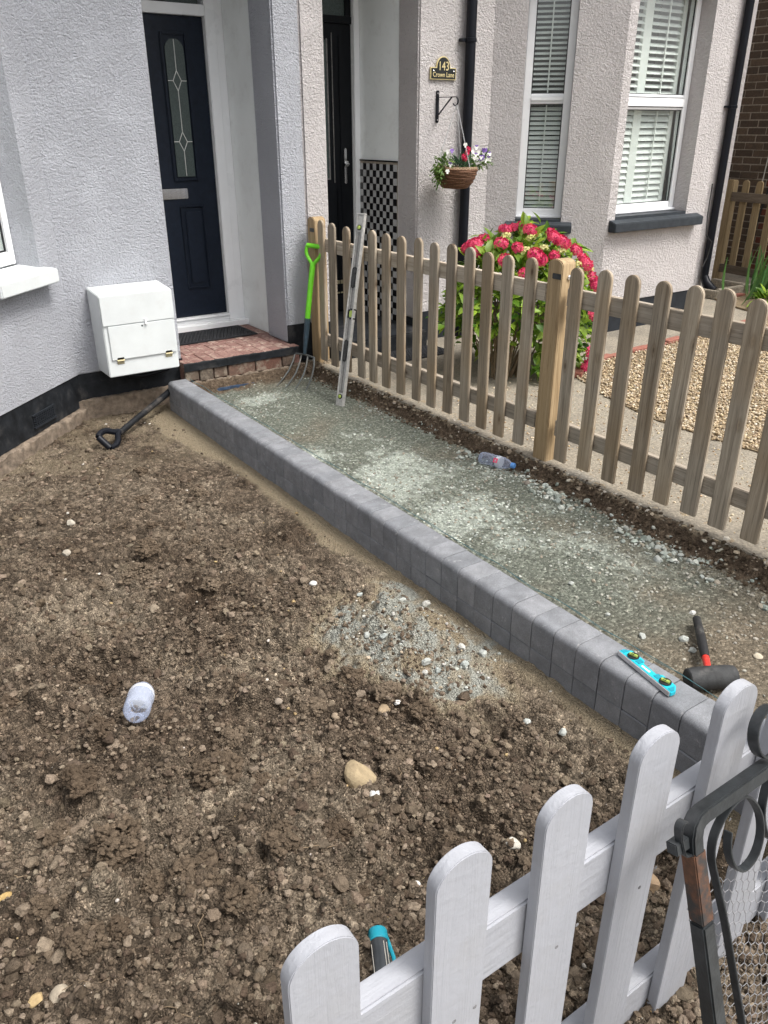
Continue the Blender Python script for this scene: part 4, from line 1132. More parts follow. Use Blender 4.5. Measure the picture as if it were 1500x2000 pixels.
part('kickplate', MB().box(3.15, 3.76, Y2 - 0.004, Y2 - 0.0005, 0.30, 0.33).box(3.15, 3.76, Y2 - 0.004, Y2 - 0.0005, 0.22, 0.232), M['brass'], dr2)
doormat('doormat', 'black rubber doormat in front of the black porch step behind the wooden fence', 3.25, 3.90, 4.72, 5.0, -0.0615)

# house name plate
T4 = face_T((0, 5.18, 0), (1, 0, 0), (0, -1, 0))
sg = thing('house_sign', 'black and gold arched house sign reading 143 Crown Lane', 'sign', (4.07, 5.17, 1.8))
def plate(i, r):
    c = 4.0705
    p = [(3.955 + i, 1.815 + i), (4.186 - i, 1.815 + i), (4.186 - i, 1.892 - i), (c + r, 1.892 - i)]
    for k in range(1, 12):
        a = math.pi * k / 12
        p.append((c + r * math.cos(a), 1.892 + (r) * math.sin(a) * 1.12))
    p += [(c - r, 1.892 - i), (3.955 + i, 1.892 - i)]
    return p
part('plate', MB().prism(plate(0, 0.063), -5.176, -5.164, TX), M['gold'], sg, smooth=30)
part('face', MB().prism(plate(0.0055, 0.0575), -5.1638, -5.1615, TX), M['sign_black'], sg, smooth=30)
def text(s, size, x, z, parent, name, m, y=5.1612, sx=1.0, rot=None, loc=None):
    cu = bpy.data.curves.new(name, 'FONT')
    cu.body = s; cu.size = size; cu.align_x = 'CENTER'; cu.extrude = 0.0008; cu.resolution_u = 3
    if rot is None: cu.offset = 0.0001
    tmp = bpy.data.objects.new(name, cu); COL.objects.link(tmp)
    dg = bpy.context.evaluated_depsgraph_get()
    me = bpy.data.meshes.new_from_object(tmp.evaluated_get(dg))
    bpy.data.objects.remove(tmp); bpy.data.curves.remove(cu)
    me.name = name; me.materials.clear(); me.materials.append(m)
    o = link(name, me, parent, loc or (x, y, z), rot or (R(90), 0, 0), (sx, 1, 1))
    return o
text('143', 0.080, 4.0705, 1.874, sg, 'numbers', M['gold'], sx=0.85)
text('Crown Lane', 0.044, 4.0705, 1.832, sg, 'lettering', M['gold'], sx=0.88)
part('screw', MB().lathe([(0.006, 0), (0.006, 0.004), (0.003, 0.006)], 10, Matrix.Translation((3.978, 5.1614, 1.868)) @ Matrix.Rotation(R(90), 4, 'X')), M['chrome'], sg)
part('screw', MB().lathe([(0.006, 0), (0.006, 0.004), (0.003, 0.006)], 10, Matrix.Translation((4.163, 5.1614, 1.868)) @ Matrix.Rotation(R(90), 4, 'X')), M['chrome'], sg)

# drainpipes
def drainpipe(label, x, y, r, z0, z1, brackets, side):
    o = thing('drainpipe', label, 'drainpipe', (x, y, z0), 'black drainpipes on the pink house')
    part('pipe', MB().tube([(x, y, z0), (x, y, z1)], r, 20), M['pipe_black'], o)
    for z in brackets:
        part('bracket', MB().lathe([(r + 0.0005, 0), (r + 0.006, 0.002), (r + 0.006, 0.026), (r + 0.0005, 0.028)], 20, Matrix.Translation((x, y, z)))
             .box(x - r - 0.04, x - r - 0.003, y + 0.005, y + 0.045, z + 0.004, z + 0.024).box(x + r * 0.2, x + r * 0.5, y + r, 5.178, z + 0.006, z + 0.02), M['pipe_black'], o, bevel=0.002)
    return o
drainpipe('black drainpipe beside the house sign and hanging basket', 4.285, 5.128, 0.037, -0.06, TOP, (2.055, 0.62), 1)
dp = drainpipe('black drainpipe at the far end of the pink house, next to the brick wall', 7.545, 5.135, 0.037, 0.09, TOP, (1.66, 3.2), -1)
part('outlet', MB().tube([(7.545, 5.135, 0.11), (7.545, 5.10, 0.05), (7.545, 5.03, 0.0), (7.545, 4.99, -0.02)], [0.042, 0.045, 0.046, 0.046], 16), M['pipe_black'], dp)
def cable(name, label, pts, r, m, parent=None):
    o = part(name, MB().tube(pts, r, 6), m)
    tag(o, label, 'cable'); return o
cable('cable', 'thin black cable running down beside the drainpipe and hanging basket', [(4.345, 5.172, 1.10), (4.347, 5.17, 0.8), (4.343, 5.172, 0.5), (4.348, 5.17, 0.1)], 0.0035, M['cable_dark'])
cable('cable', 'dark cables dangling in a loop beside the far drainpipe', [(7.46, 5.16, 1.0), (7.45, 5.15, 0.7), (7.44, 5.12, 0.52), (7.49, 5.08, 0.46), (7.50, 5.11, 0.30), (7.43, 5.10, 0.22), (7.47, 5.12, 0.10), (7.49, 5.08, 0.0)], 0.006, M['cable_dark'])
gl = thing('drain_gully', 'low concrete gully surround at the foot of the far drainpipe', 'gully', (7.7, 4.95, -0.06))
part('gully_wall', MB().box(7.35, 7.42, 4.84, 5.17, -0.062, 0.02).box(7.42, 7.98, 4.84, 4.91, -0.062, 0.03).box(7.91, 7.98, 4.911, 5.3, -0.062, 0.03), M['slab'], gl, bevel=0.008)
part('brick', MB().box(7.55, 7.75, 4.76, 4.835, -0.062, -0.03), M['edging'], gl, bevel=0.004)

# wall bracket
br = thing('basket_bracket', 'black iron scroll bracket on the wall holding the hanging basket', 'bracket', (4.03, 5.17, 1.64))
mb = MB().box(4.019, 4.041, 5.168, 5.1785, 1.545, 1.735).lathe([(0.011, 0), (0.011, 0.0105)], 16, Matrix.Translation((4.03, 5.1785, 1.735)) @ Matrix.Rotation(R(90), 4, 'X')).lathe([(0.011, 0), (0.011, 0.0105)], 16, Matrix.Translation((4.03, 5.1785, 1.545)) @ Matrix.Rotation(R(90), 4, 'X'))
part('back_plate', mb, M['pipe_black'], br)
arm = [(4.03, 5.168, 1.70), (4.03, 5.02, 1.70), (4.03, 4.965, 1.70)]
for k in range(1, 10):
    a = R(90 + k * 27)
    arm.append((4.03, 4.965 + 0.028 * math.cos(a) * 1.0, 1.672 + 0.028 * math.sin(a)))
part('arm', MB().tube(arm, 0, flat=(0.004, 0.012), up=(1, 0, 0)), M['pipe_black'], br)
part('brace', MB().tube([(4.03, 5.168, 1.58), (4.03, 5.01, 1.697)], 0, flat=(0.004, 0.012), up=(1, 0, 0)), M['pipe_black'], br)
part('screw', MB().lathe([(0.006, 0), (0.004, 0.004)], 8, Matrix.Translation((4.03, 5.1675, 1.727)) @ Matrix.Rotation(R(90), 4, 'X')).lathe([(0.006, 0), (0.004, 0.004)], 8, Matrix.Translation((4.03, 5.1675, 1.553)) @ Matrix.Rotation(R(90), 4, 'X')), M['chrome'], br)

# ---- leaves ------------------------------------------------------------
def leaf_geo(L=1.0, W=0.55, fold=0.18, droop=0.25, k=5):
    """pointed oval leaf along +Y, folded on its midrib"""
    V = []; F = []
    for i in range(k + 1):
        t = i / k
        w = W * (math.sin(math.pi * min(1, t * 0.94 + 0.04)) ** 0.8) * (1 - 0.35 * t) if 0 < i < k else 0.02
        z = -droop * t * t * L
        V += [(-w / 2, t * L, z + fold * w), (0, t * L, z), (w / 2, t * L, z + fold * w)]
    for i in range(k):
        for j in range(2):
            a = i * 3 + j
            F.append((a, a + 1, a + 4, a + 3))
    return np.array(V), np.array(F)
def orient(d, up):
    d = d / np.linalg.norm(d, axis=1, keepdims=True)
    x = np.cross(d, up); x /= (np.linalg.norm(x, axis=1, keepdims=True) + 1e-9)
    z = np.cross(x, d)
    return np.stack([x, d, z], -1)      # columns
def leaf_cloud(name, P, D, U, S, geo, mat):
    Vb, Fb = geo; n = len(P)
    Rm = orient(D, U)
    V = np.einsum('nij,vj->nvi', Rm, Vb) * S[:, None, None] + P[:, None, :]
    F = (Fb[None] + (np.arange(n) * len(Vb))[:, None, None]).reshape(-1, Fb.shape[1])
    return np_mesh(name, V.reshape(-1, 3), F, mat, {'leafvar': np.repeat(rng.uniform(size=n), len(Vb))}, True)
def petal_head(r, nf, flatz, pet=0.018, mats=(0,)):
    """a mophead: nf four-petalled florets over a dome"""
    V = []; F = []; var = []
    for i in range(nf):
        u = (i + 0.5) / nf; th = i * 2.39996
        ph_ = math.acos(1 - 1.35 * u)
        c = Vector((math.sin(ph_) * math.cos(th), math.sin(ph_) * math.sin(th), math.cos(ph_)))
        p = Vector((c.x * r, c.y * r, c.z * r * flatz)) * random.uniform(0.9, 1.06)
        q = c.to_track_quat('Z', 'Y').to_matrix() @ Matrix.Rotation(random.uniform(0, 1.6), 3, 'Z')
        vv = random.random()
        for k in range(4):
            a = k * math.pi / 2
            pts = [(0, 0, 0), (pet * 0.55, -pet * 0.42, 0.003), (pet, 0, random.uniform(-0.002, 0.005)), (pet * 0.55, pet * 0.42, 0.003)]
            rz = Matrix.Rotation(a, 3, 'Z'); o = len(V)
            for t in pts:
                V.append(p + q @ (rz @ Vector(t))); var.append(vv * 0.95)
            F.append((o, o + 1, o + 2, o + 3))
    return np.array([v[:] for v in V]), np.array(F), np.array(var)

hy = thing('hydrangea', 'bushy green hydrangea with deep pink flower heads behind the wooden fence', 'shrub', (3.95, 4.05, -0.06))
hc, hr = np.array([3.93, 4.08, 0.33]), np.array([0.62, 0.40, 0.51])
def shell(n, lo=0.55, hi=1.0):
    d = rng.normal(size=(n, 3)); d /= np.linalg.norm(d, axis=1, keepdims=True)
    d[:, 2] = np.where(d[:, 2] < -0.75, -d[:, 2], d[:, 2])
    rad = rng.uniform(lo ** 3, hi ** 3, n) ** (1 / 3)
    lump = 1 + 0.10 * np.sin(d[:, 0] * 7 + 1) * np.cos(d[:, 1] * 6) + 0.08 * np.sin(d[:, 2] * 9)
    return d, hc + d * hr * (rad * lump)[:, None]
geo_leaf = leaf_geo()
d, P = shell(2800, 0.6, 0.98)
keep = (P[:, 2] > 0.0) & ((P[:, 0] > 3.80) | (P[:, 2] > 0.30 + 0.1 * rng.normal(size=len(P))))
d, P = d[keep], P[keep]
D = d * np.array([1, 1, 0.35]) + rng.normal(size=d.shape) * 0.55; U = d * 0.5 + np.array([0, -0.15, 1.0]) + rng.normal(size=d.shape) * 0.35
S = rng.uniform(0.055, 0.095, len(P))
ob = link('foliage', leaf_cloud('foliage', P, D, U, S, geo_leaf, M['hyd_leaf']), hy); ob['kind'] = 'stuff'
vs_ = [np_mesh('leaf', leaf_geo(1.0, w, f, dr_)[0], leaf_geo(1.0, w, f, dr_)[1], M['hyd_leaf'], {'leafvar': np.zeros(18)}, True) for w, f, dr_ in ((0.60, 0.2, 0.25), (0.55, 0.1, 0.4), (0.66, 0.25, 0.15), (0.5, 0.15, 0.5))]
d, P = shell(640, 0.93, 1.07)
front = (d[:, 1] < 0.35) & (P[:, 2] > -0.02) & ((P[:, 0] > 3.80) | (P[:, 2] > 0.32))
d, P = d[front][:290], P[front][:290]
for k in range(len(P)):
    D1 = (d[k] * np.array([1, 1, 0.4]) + rng.normal(size=3) * 0.5)[None]; U1 = (d[k] * 0.5 + np.array([0, -0.2, 1.0]) + rng.normal(size=3) * 0.3)[None]
    Rm = Matrix(orient(D1, U1)[0].tolist())
    s_ = rng.uniform(0.065, 0.105)
    link('leaf', vs_[k % 4], hy, tuple(P[k]), Rm.to_euler(), (s_, s_, s_))
FL = [(3.601, 4.231, 0.762), (3.651, 4.216, 0.795), (3.695, 4.204, 0.819), (3.61, 4.193, 0.788), (3.828, 4.149, 0.87), (3.883, 4.125, 0.881), (3.874, 3.964, 0.878), (3.936, 4.103, 0.886), (4.001, 3.914, 0.862),
      (3.98, 3.858, 0.837), (3.627, 3.966, 0.817), (3.677, 3.875, 0.801), (3.748, 3.783, 0.759), (3.765, 3.758, 0.739), (3.872, 3.748, 0.75), (4.019, 3.824, 0.812), (4.101, 3.783, 0.762), (4.125, 3.746, 0.716),
      (4.136, 3.725, 0.686), (3.567, 3.857, 0.735), (4.162, 3.685, 0.607), (4.186, 3.667, 0.552), (4.27, 3.77, -0.009), (3.624, 3.75, 0.666), (4.222, 3.681, 0.106), (4.129, 3.614, 0.39), (3.51, 4.064, 0.762)]
hv = [petal_head(0.052, 24, 0.36, 0.024), petal_head(0.043, 18, 0.33, 0.023), petal_head(0.034, 13, 0.36, 0.022)]
hms = [np_mesh('flower_head', v, f, M['hyd_petal'], {'leafvar': a}) for v, f, a in hv]
for k, p in enumerate(FL):
    nrm = Vector((p[0] - hc[0], (p[1] - hc[1]) * 1.6 - 0.25, (p[2] - hc[2]) * 1.2 + 0.35)).normalized()
    link('flower_head', hms[k % 3], hy, (p[0] + nrm.x * 0.03, p[1] + nrm.y * 0.03, p[2] + nrm.z * 0.03), nrm.to_track_quat('Z', 'Y').to_euler())
bud = petal_head(0.032, 26, 0.7, 0.011)
bm_ = np_mesh('flower_bud', bud[0], bud[1], M['petal_cream'], {'leafvar': bud[2]})
for p in [(3.79, 4.1, 0.86), (3.70, 4.02, 0.85), (3.90, 3.86, 0.80), (4.0, 3.80, 0.78), (3.93, 3.75, 0.70), (4.08, 3.72, 0.70), (4.17, 3.70, 0.66), (3.74, 3.86, 0.80), (3.84, 3.92, 0.86)]:
    link('flower_bud', bm_, hy, p, (R(-20), 0, 0))
mb = MB()
for k in range(46):
    a = random.uniform(0, 6.28); q = random.uniform(0.02, 0.16); e = random.uniform(0.25, 0.5)
    x0, y0 = 3.78 + q * math.cos(a), 4.02 + q * 0.7 * math.sin(a)
    x1, y1 = 3.90 + e * 1.05 * math.cos(a), 4.05 + e * 0.6 * math.sin(a)
    mb.tube([(x0, y0, -0.06), ((x0 * 2 + x1) / 3, (y0 * 2 + y1) / 3, 0.18), (x1, y1, random.uniform(0.35, 0.6))], [0.006, 0.005, 0.004], 5)
part('stems', mb, M['stem'], hy)

# ---- hanging basket ------------------------------------------------------
BC = Vector((4.045, 4.955, 0))
hbk = thing('hanging_basket', 'round wicker hanging basket of violas hung from the iron bracket', 'basket', (BC.x, BC.y, 1.10))
prof = [(0.0, 1.098), (0.085, 1.10), (0.112, 1.125), (0.135, 1.16), (0.150, 1.20), (0.156, 1.232), (0.150, 1.238), (0.140, 1.225), (0.0, 1.215)]
TBk = Matrix.Translation((BC.x, BC.y, 0))
part('bowl', MB().lathe(prof, 40, TBk), M['wicker'], hbk)
mb = MB()
for k in range(17):
    z = 1.106 + k * 0.0076
    rad = float(np.interp(z, [1.10, 1.125, 1.16, 1.20, 1.232], [0.085, 0.112, 0.135, 0.150, 0.156])) + 0.003
    ph0 = random.uniform(0, 6)
    mb.tube([(BC.x + (rad + 0.0022 * math.sin(5 * a + ph0)) * math.cos(a), BC.y + (rad + 0.0022 * math.sin(5 * a + ph0)) * math.sin(a), z + 0.003 * math.sin(2 * a + ph0 * 2)) for a in np.linspace(0, 2 * math.pi, 41)[:-1]], 0.0042, 5, closed=True)
part('wicker_band', mb, M['wicker'], hbk)
mb = MB()
for k in range(36):
    a = 2 * math.pi * k / 36
    for s_ in (1, -1):
        p0 = Vector((BC.x + 0.155 * math.cos(a), BC.y + 0.155 * math.sin(a), 1.232)); p1 = Vector((BC.x + 0.150 * math.cos(a + s_ * 0.25), BC.y + 0.150 * math.sin(a + s_ * 0.25), 1.243))
        mb.tube([p0, (p0 + p1) / 2 + Vector((0, 0, 0.004)), p1], 0.0035, 5)
part('rim', mb, M['wicker_light'], hbk)
HK = Vector((4.03, 4.948, 1.655))
mb = MB()
for k in range(3):
    a = 0.6 + k * 2.094
    p0 = HK; p1 = Vector((BC.x + 0.15 * math.cos(a), BC.y + 0.15 * math.sin(a), 1.235))
    nl = 34
    for i in range(nl):
        c0 = p0.lerp(p1, i / nl); c1 = p0.lerp(p1, (i + 1.25) / nl)
        side = Vector((1, 0, 0)) if i % 2 else Vector((0, 1, 0))
        ax = (c1 - c0); sd_ = side.cross(ax).normalized() * 0.003
        mb.tube([c0 + sd_, c1 + sd_, c1 - sd_, c0 - sd_], 0.0013, 4, closed=True)
part('chain', mb, M['chain'], hbk)
def clump(parent, centre, rad, n, mat, size, up=0.4, name='foliage', geo=None):
    d = rng.normal(size=(n, 3)); d /= np.linalg.norm(d, axis=1, keepdims=True)
    P = np.array(centre) + d * np.array(rad) * rng.uniform(0.3, 1, (n, 1))
    D = d + np.array([0, 0, up]) + rng.normal(size=d.shape) * 0.4; U = np.array([0, -0.3, 1.0]) + rng.normal(size=d.shape) * 0.4
    o = link(name, leaf_cloud(name, P, D, U, rng.uniform(size * 0.6, size * 1.3, n), geo or geo_leaf, mat), parent)
    o['kind'] = 'stuff'; return o
def viola_geo(pet, colors):
    V = []; F = []
    for k, (a, s_) in enumerate(((55, 1.0), (125, 1.0), (180, 0.9), (0, 0.9), (270, 1.15))):
        ca, sa = math.cos(R(a)), math.sin(R(a)); o = len(V)
        for (u, v) in ((0, 0), (0.5, -0.42), (0.95, -0.3), (1.05, 0), (0.95, 0.3), (0.5, 0.42)):
            u, v = u * pet * s_, v * pet * s_
            V.append((u * ca - v * sa, u * sa + v * ca, 0.002 + 0.15 * u * (0.5 if k > 1 else 0.2)))
        F.append(tuple(range(o, o + 6)))
    return V, F
def viola_mesh(pet, top, low):
    V, F = viola_geo(pet, None)
    me = bpy.data.meshes.new('viola'); me.from_pydata(V, [], F)
    me.materials.append(top); me.materials.append(low)
    for i, p in enumerate(me.polygons): p.material_index = 0 if i < 2 else 1
    return me
vpw = viola_mesh(0.017, M['viola_purple'], M['viola_white']); vww = viola_mesh(0.016, M['viola_white'], M['viola_white']); vpp = viola_mesh(0.016, M['viola_purple'], M['viola_purple'])
def flower(me, parent, p, name='flower_head'):
    n = Vector((-0.55 + random.uniform(-.3, .3), -0.75, 0.35 + random.uniform(-.3, .3))).normalized()
    link(name, me, parent, p, n.to_track_quat('Z', 'Y').to_euler())
vl = thing('viola', 'trailing purple and white violas at the basket end away from the sign', 'flowers', (4.2, 4.93, 1.24))
clump(vl, (4.215, 4.92, 1.275), (0.085, 0.07, 0.055), 160, M['basket_leaf'], 0.034)
clump(vl, (4.27, 4.90, 1.29), (0.06, 0.05, 0.06), 80, M['basket_leaf'], 0.030)
for (x, z, m_) in ((4.15, 1.375, vpw), (4.13, 1.345, vww), (4.16, 1.325, vpw), (4.195, 1.335, vww), (4.23, 1.355, vpp), (4.25, 1.335, vpw), (4.275, 1.345, vpp), (4.295, 1.33, vpw), (4.30, 1.295, vww), (4.235, 1.31, vpp), (4.19, 1.295, vww), (4.225, 1.28, vpw),
                   (4.255, 1.285, vww), (4.20, 1.31, vpw), (4.28, 1.30, vpw), (4.26, 1.355, vpp), (4.17, 1.30, vww)):
    flower(m_, vl, (x - 0.012, 4.86 + random.uniform(-.02, .03), z))
vl2 = thing('viola', 'straggly violas with one mauve bloom spilling over the basket beside the wall sign', 'flowers', (3.92, 4.95, 1.24))
clump(vl2, (3.905, 4.93, 1.25), (0.085, 0.06, 0.085), 210, M['basket_leaf'], 0.030, up=-0.1)
clump(vl2, (3.865, 4.93, 1.19), (0.06, 0.05, 0.10), 110, M['basket_leaf'], 0.022, up=-0.5)
for (x, z, m_) in ((3.925, 1.265, vpw), (3.935, 1.355, vpp), (3.895, 1.35, vww), (3.90, 1.22, vww)):
    flower(m_, vl2, (x, 4.87, z))
mb = MB()
for k in range(16):
    x = random.uniform(3.86, 3.98)
    mb.tube([(x + 0.04, 4.95, 1.22), (x, 4.91, random.uniform(1.27, 1.36)), (x - random.uniform(0.0, 0.04), 4.9, random.uniform(1.10, 1.38))], 0.0013, 4)
part('stems', mb, M['stem_green'], vl2)
dt = thing('dianthus', 'pink dianthus with spiky blue green leaves in the middle of the basket', 'flowers', (4.05, 4.93, 1.24))
blade = leaf_geo(1.0, 0.10, 0.1, 0.3)
clump(dt, (4.055, 4.91, 1.25), (0.06, 0.05, 0.04), 150, M['dianthus'], 0.075, up=0.9, geo=blade)
pk = petal_head(0.014, 9, 0.6, 0.012)
pm = np_mesh('flower_head', pk[0], pk[1], M['pink_petal'], {'leafvar': pk[2]})
for (x, z) in ((4.085, 1.362), (4.075, 1.338), (4.045, 1.315), (4.058, 1.300)):
    link('flower_head', pm, dt, (x - 0.008, 4.86, z), (R(70), 0, R(-35)))
flower(vww, dt, (4.065, 4.88, 1.39))

# ---- meter box ---------------------------------------------------------
mx = thing('meter_box', 'white sloping meter box fixed to the grey wall beside the navy door', 'meter box', (1.57, 5.07, 0.1))
x0, x1, yb, yf = 1.338, 1.790, 5.178, 4.945
zt_b, zt_f, zb = 0.625, 0.606, 0.108
def qbox(x0, x1, y0, y1, zf0, zf1, zb0, zb1):
    return MB().add([(x0, y0, zf0), (x1, y0, zf0), (x1, y1, zb0), (x0, y1, zb0), (x0, y0, zf1), (x1, y0, zf1), (x1, y1, zb1), (x0, y1, zb1)], [(0, 3, 2, 1), (4, 5, 6, 7), (0, 1, 5, 4), (1, 2, 6, 5), (2, 3, 7, 6), (3, 0, 4, 7)])
part('casing', qbox(x0, x1, yf, yb, zb, zt_f, zb, zt_b), M['box_white'], mx, bevel=0.005)
part('door', MB().box(1.366, 1.778, yf - 0.0095, yf - 0.0006, 0.214, 0.421), M['box_white'], mx, bevel=0.002)
part('upper_panel', MB().box(x0 + 0.002, x1 - 0.002, yf - 0.0095, yf - 0.0006, 0.4265, 0.602), M['box_white'], mx, bevel=0.0015)
for xh in (1.418, 1.728):
    h = part('hinge', MB().box(xh - 0.022, xh + 0.022, yf - 0.0095, yf - 0.0076, 0.213, 0.228).box(xh - 0.022, xh + 0.022, yf - 0.003, yf - 0.0006, 0.185, 0.205).tube([(xh - 0.024, yf - 0.010, 0.209), (xh + 0.024, yf - 0.010, 0.209)], 0.0045, 8), M['brass'], mx, bevel=0.001)
part('lock', MB().lathe([(0.006, 0), (0.006, 0.002), (0.003, 0.0022)], 12, Matrix.Translation((1.577, yf - 0.0076, 0.404)) @ Matrix.Rotation(R(90), 4, 'X')), M['iron'], mx)
part('latch', MB().box(1.594, 1.607, yf - 0.018, yf - 0.008, 0.408, 0.447).lathe([(0.008, 0), (0.008, 0.006)], 10, Matrix.Translation((1.60, yf - 0.018, 0.418)) @ Matrix.Rotation(R(90), 4, 'X')), M['upvc'], mx, bevel=0.002)
o = part('waste_pipe', MB().tube([(1.52, 5.15, 0.05), (1.60, 5.13, 0.035), (1.70, 5.12, 0.05), (1.765, 5.12, 0.062), (1.79, 5.12, 0.075), (1.795, 5.12, 0.106)], 0.017, 12), M['pipe_black'])
tag(o, 'short black pipe elbow under the white meter box', 'pipe')

# ================================================================ KERB
kb = thing('kerb', 'charcoal concrete block kerb dividing the bare soil from the new path', 'kerb', (1.78, 3, -0.2))
def kerb_mesh(seed, h0, h1, w0, w1, rnd):
    """block cross-section (x,z) with a rounded left top arris, 99 mm long in y"""
    p = [(w0, h0), (w1, h0), (w1, h1 - 0.003), (w1 - 0.003, h1)]
    if rnd:
        c = (w0 + 0.026, h1 - 0.026)
        for k in range(7):
            a = R(90 + k * 15); p.append((c[0] + 0.026 * math.cos(a), c[1] + 0.026 * math.sin(a)))
    else: p += [(w0 + 0.003, h1), (w0, h1 - 0.003)]
    T = Matrix(((1, 0, 0, 0), (0, 0, 1, 0), (0, 1, 0, 0), (0, 0, 0, 1)))
    return MB().prism(p, -0.0490, 0.0490, T).mesh('kerb_block', M['kerb'], bevel=0.0014, seg=1, smooth=20, angle=55)
top_me = [kerb_mesh(i, -0.1205, 0, -0.064, 0.064, True) for i in range(1)]
bot_me = [kerb_mesh(9, -0.30, -0.1213, -0.0637, 0.064, False)]
y = 0.66
while y < 5.03:
    link('kerb_block', top_me[0], kb, (1.786 + rng.normal() * 0.0008, y, rng.normal() * 0.0007), (rng.normal() * 0.002, rng.normal() * 0.003, rng.normal() * 0.004))
    link('kerb_block', bot_me[0], kb, (1.786 + rng.normal() * 0.0008, y, -0.001), (0, 0, rng.normal() * 0.003))
    y += 0.1003
pts = [(1.866 + 0.004 * math.sin(k * 1.7) + rng.normal() * 0.0015, 0.7 + k * 0.105, 0.004 + rng.normal() * 0.002) for k in range(42)]
o = part('string_line', MB().tube(pts, 0.0010, 5).tube([(p[0] + 0.006 * math.sin(i * 2.3), p[1], p[2] - 0.003) for i, p in enumerate(pts)], 0.001, 4), M['string'])
tag(o, 'thin blue green builder string stretched along the kerb edge', 'string')

# ================================================================ WOODEN PICKET FENCE
fe = thing('picket_fence', 'weathered wooden picket fence between the path and the gravel garden', 'fence', (2.9, 3.0, -0.06))
def picket_mesh(name, w, t, h, mat, axis='x', n=10, arch=1.0, bevel=0.003, taper=0.0):
    """pale with rounded top, base at z=0; width along Y (axis x) or X (axis y)"""
    p = [(-w / 2, 0), (w / 2, 0)]
    for i in range(n + 1):
        a = math.pi * i / n
        p.append((w / 2 * math.cos(a), h - w / 2 * arch + w / 2 * arch * math.sin(a)))
    if axis == 'x': T = Matrix(((0, 0, 1, 0), (1, 0, 0, 0), (0, 1, 0, 0), (0, 0, 0, 1)))
    else: T = TX
    return MB().prism(p, 0, t if axis == 'x' else -t, T).mesh(name, mat, bevel=bevel, seg=2, smooth=40, angle=40)
pk_me = [picket_mesh('picket', 0.077, 0.0195, h, M['pickets']) for h in (0.962, 0.966, 0.958)]
PY_ = [4.964, 4.817, 4.645, 4.474, 4.329, 4.179, 4.015, 3.854, 3.701, 3.546, 3.387, 3.236, 3.089, 2.932, 2.624, 2.466, 2.306, 2.145, 2.001, 1.852, 1.709, 1.556, 1.402, 1.248, 1.094, 0.94, 0.786]
for k, y in enumerate(PY_):
    top = 0.932 + rng.normal() * 0.003 + (0.012 if k == 0 else 0)
    link('picket', pk_me[k % 3], fe, (2.879 + rng.normal() * 0.001, y, top - 0.962), (rng.normal() * 0.004, rng.normal() * 0.004, rng.normal() * 0.02))
for z0, z1 in ((0.738, 0.822), (0.085, 0.168)):
    for (ya, yb_) in ((0.70, 2.69), (2.83, 5.01)):
        part('rail', MB().box(2.8995, 2.936, ya, yb_, z0, z1), M['rails'], fe, bevel=0.003)
pt_me = picket_mesh('post', 0.095, 0.090, 1.22, M['posts'], n=8, arch=0.55, bevel=0.004)
for yp, tp_ in ((2.760, 0.948), (5.075, 0.955)):
    po = link('post', pt_me, fe, (2.878, yp, tp_ - 1.22))
    part('metal_tag', MB().box(2.874, 2.8778, yp - 0.045, yp + 0.012, 0.858, 0.884), M['iron'], po, bevel=0.003)
part('corner_brace', MB().prism([(2.69, 0.735), (2.69, 0.67), (2.63, 0.735)], 2.905, 2.935, Matrix(((0, 0, 1, 0), (1, 0, 0, 0), (0, 1, 0, 0), (0, 0, 0, 1)))), M['rails'], fe, bevel=0.002)
part('bolt', MB().lathe([(0.012, 0), (0.012, 0.005), (0.006, 0.009)], 12, Matrix.Translation((2.925, 2.7118, 0.866)) @ Matrix.Rotation(R(90), 4, 'X')), M['chrome'], fe)

# far garden gate behind
fg = thing('garden_gate', 'brown wooden picket gate in front of the brick wall, beyond the pink house', 'gate', (8.35, 5.3, -0.06))
TG = face_T((8.40, 5.60, 0), (-0.13, -1.0, 0), (-1.0, 0.13, 0))
fm = MB()
def rotmesh(mb, T): return mb
part('post', MB().box(-0.05, 0.05, 0.0, 0.09, -0.06, 0.985, TG), M['far_wood'], fg, bevel=0.01)
for k in range(7):
    s_ = 0.185 + k * 0.178
    p = [(s_ - 0.041, 0.03), (s_ + 0.041, 0.03)] + [(s_ + 0.041 * math.cos(math.pi * i / 8), 0.95 + 0.041 * math.sin(math.pi * i / 8)) for i in range(9)]
    Tp = TG @ Matrix(((1, 0, 0, 0), (0, 0, 1, 0), (0, 1, 0, 0), (0, 0, 0, 1)))
    part('picket', MB().prism(p, 0.036, 0.056, Tp), M['far_wood'], fg, bevel=0.002)
for z0, z1 in ((0.775, 0.865), (0.03, 0.115)):
    part('rail', MB().box(0.051, 1.4, 0.0, 0.035, z0, z1, TG), M['far_rail'], fg, bevel=0.003)

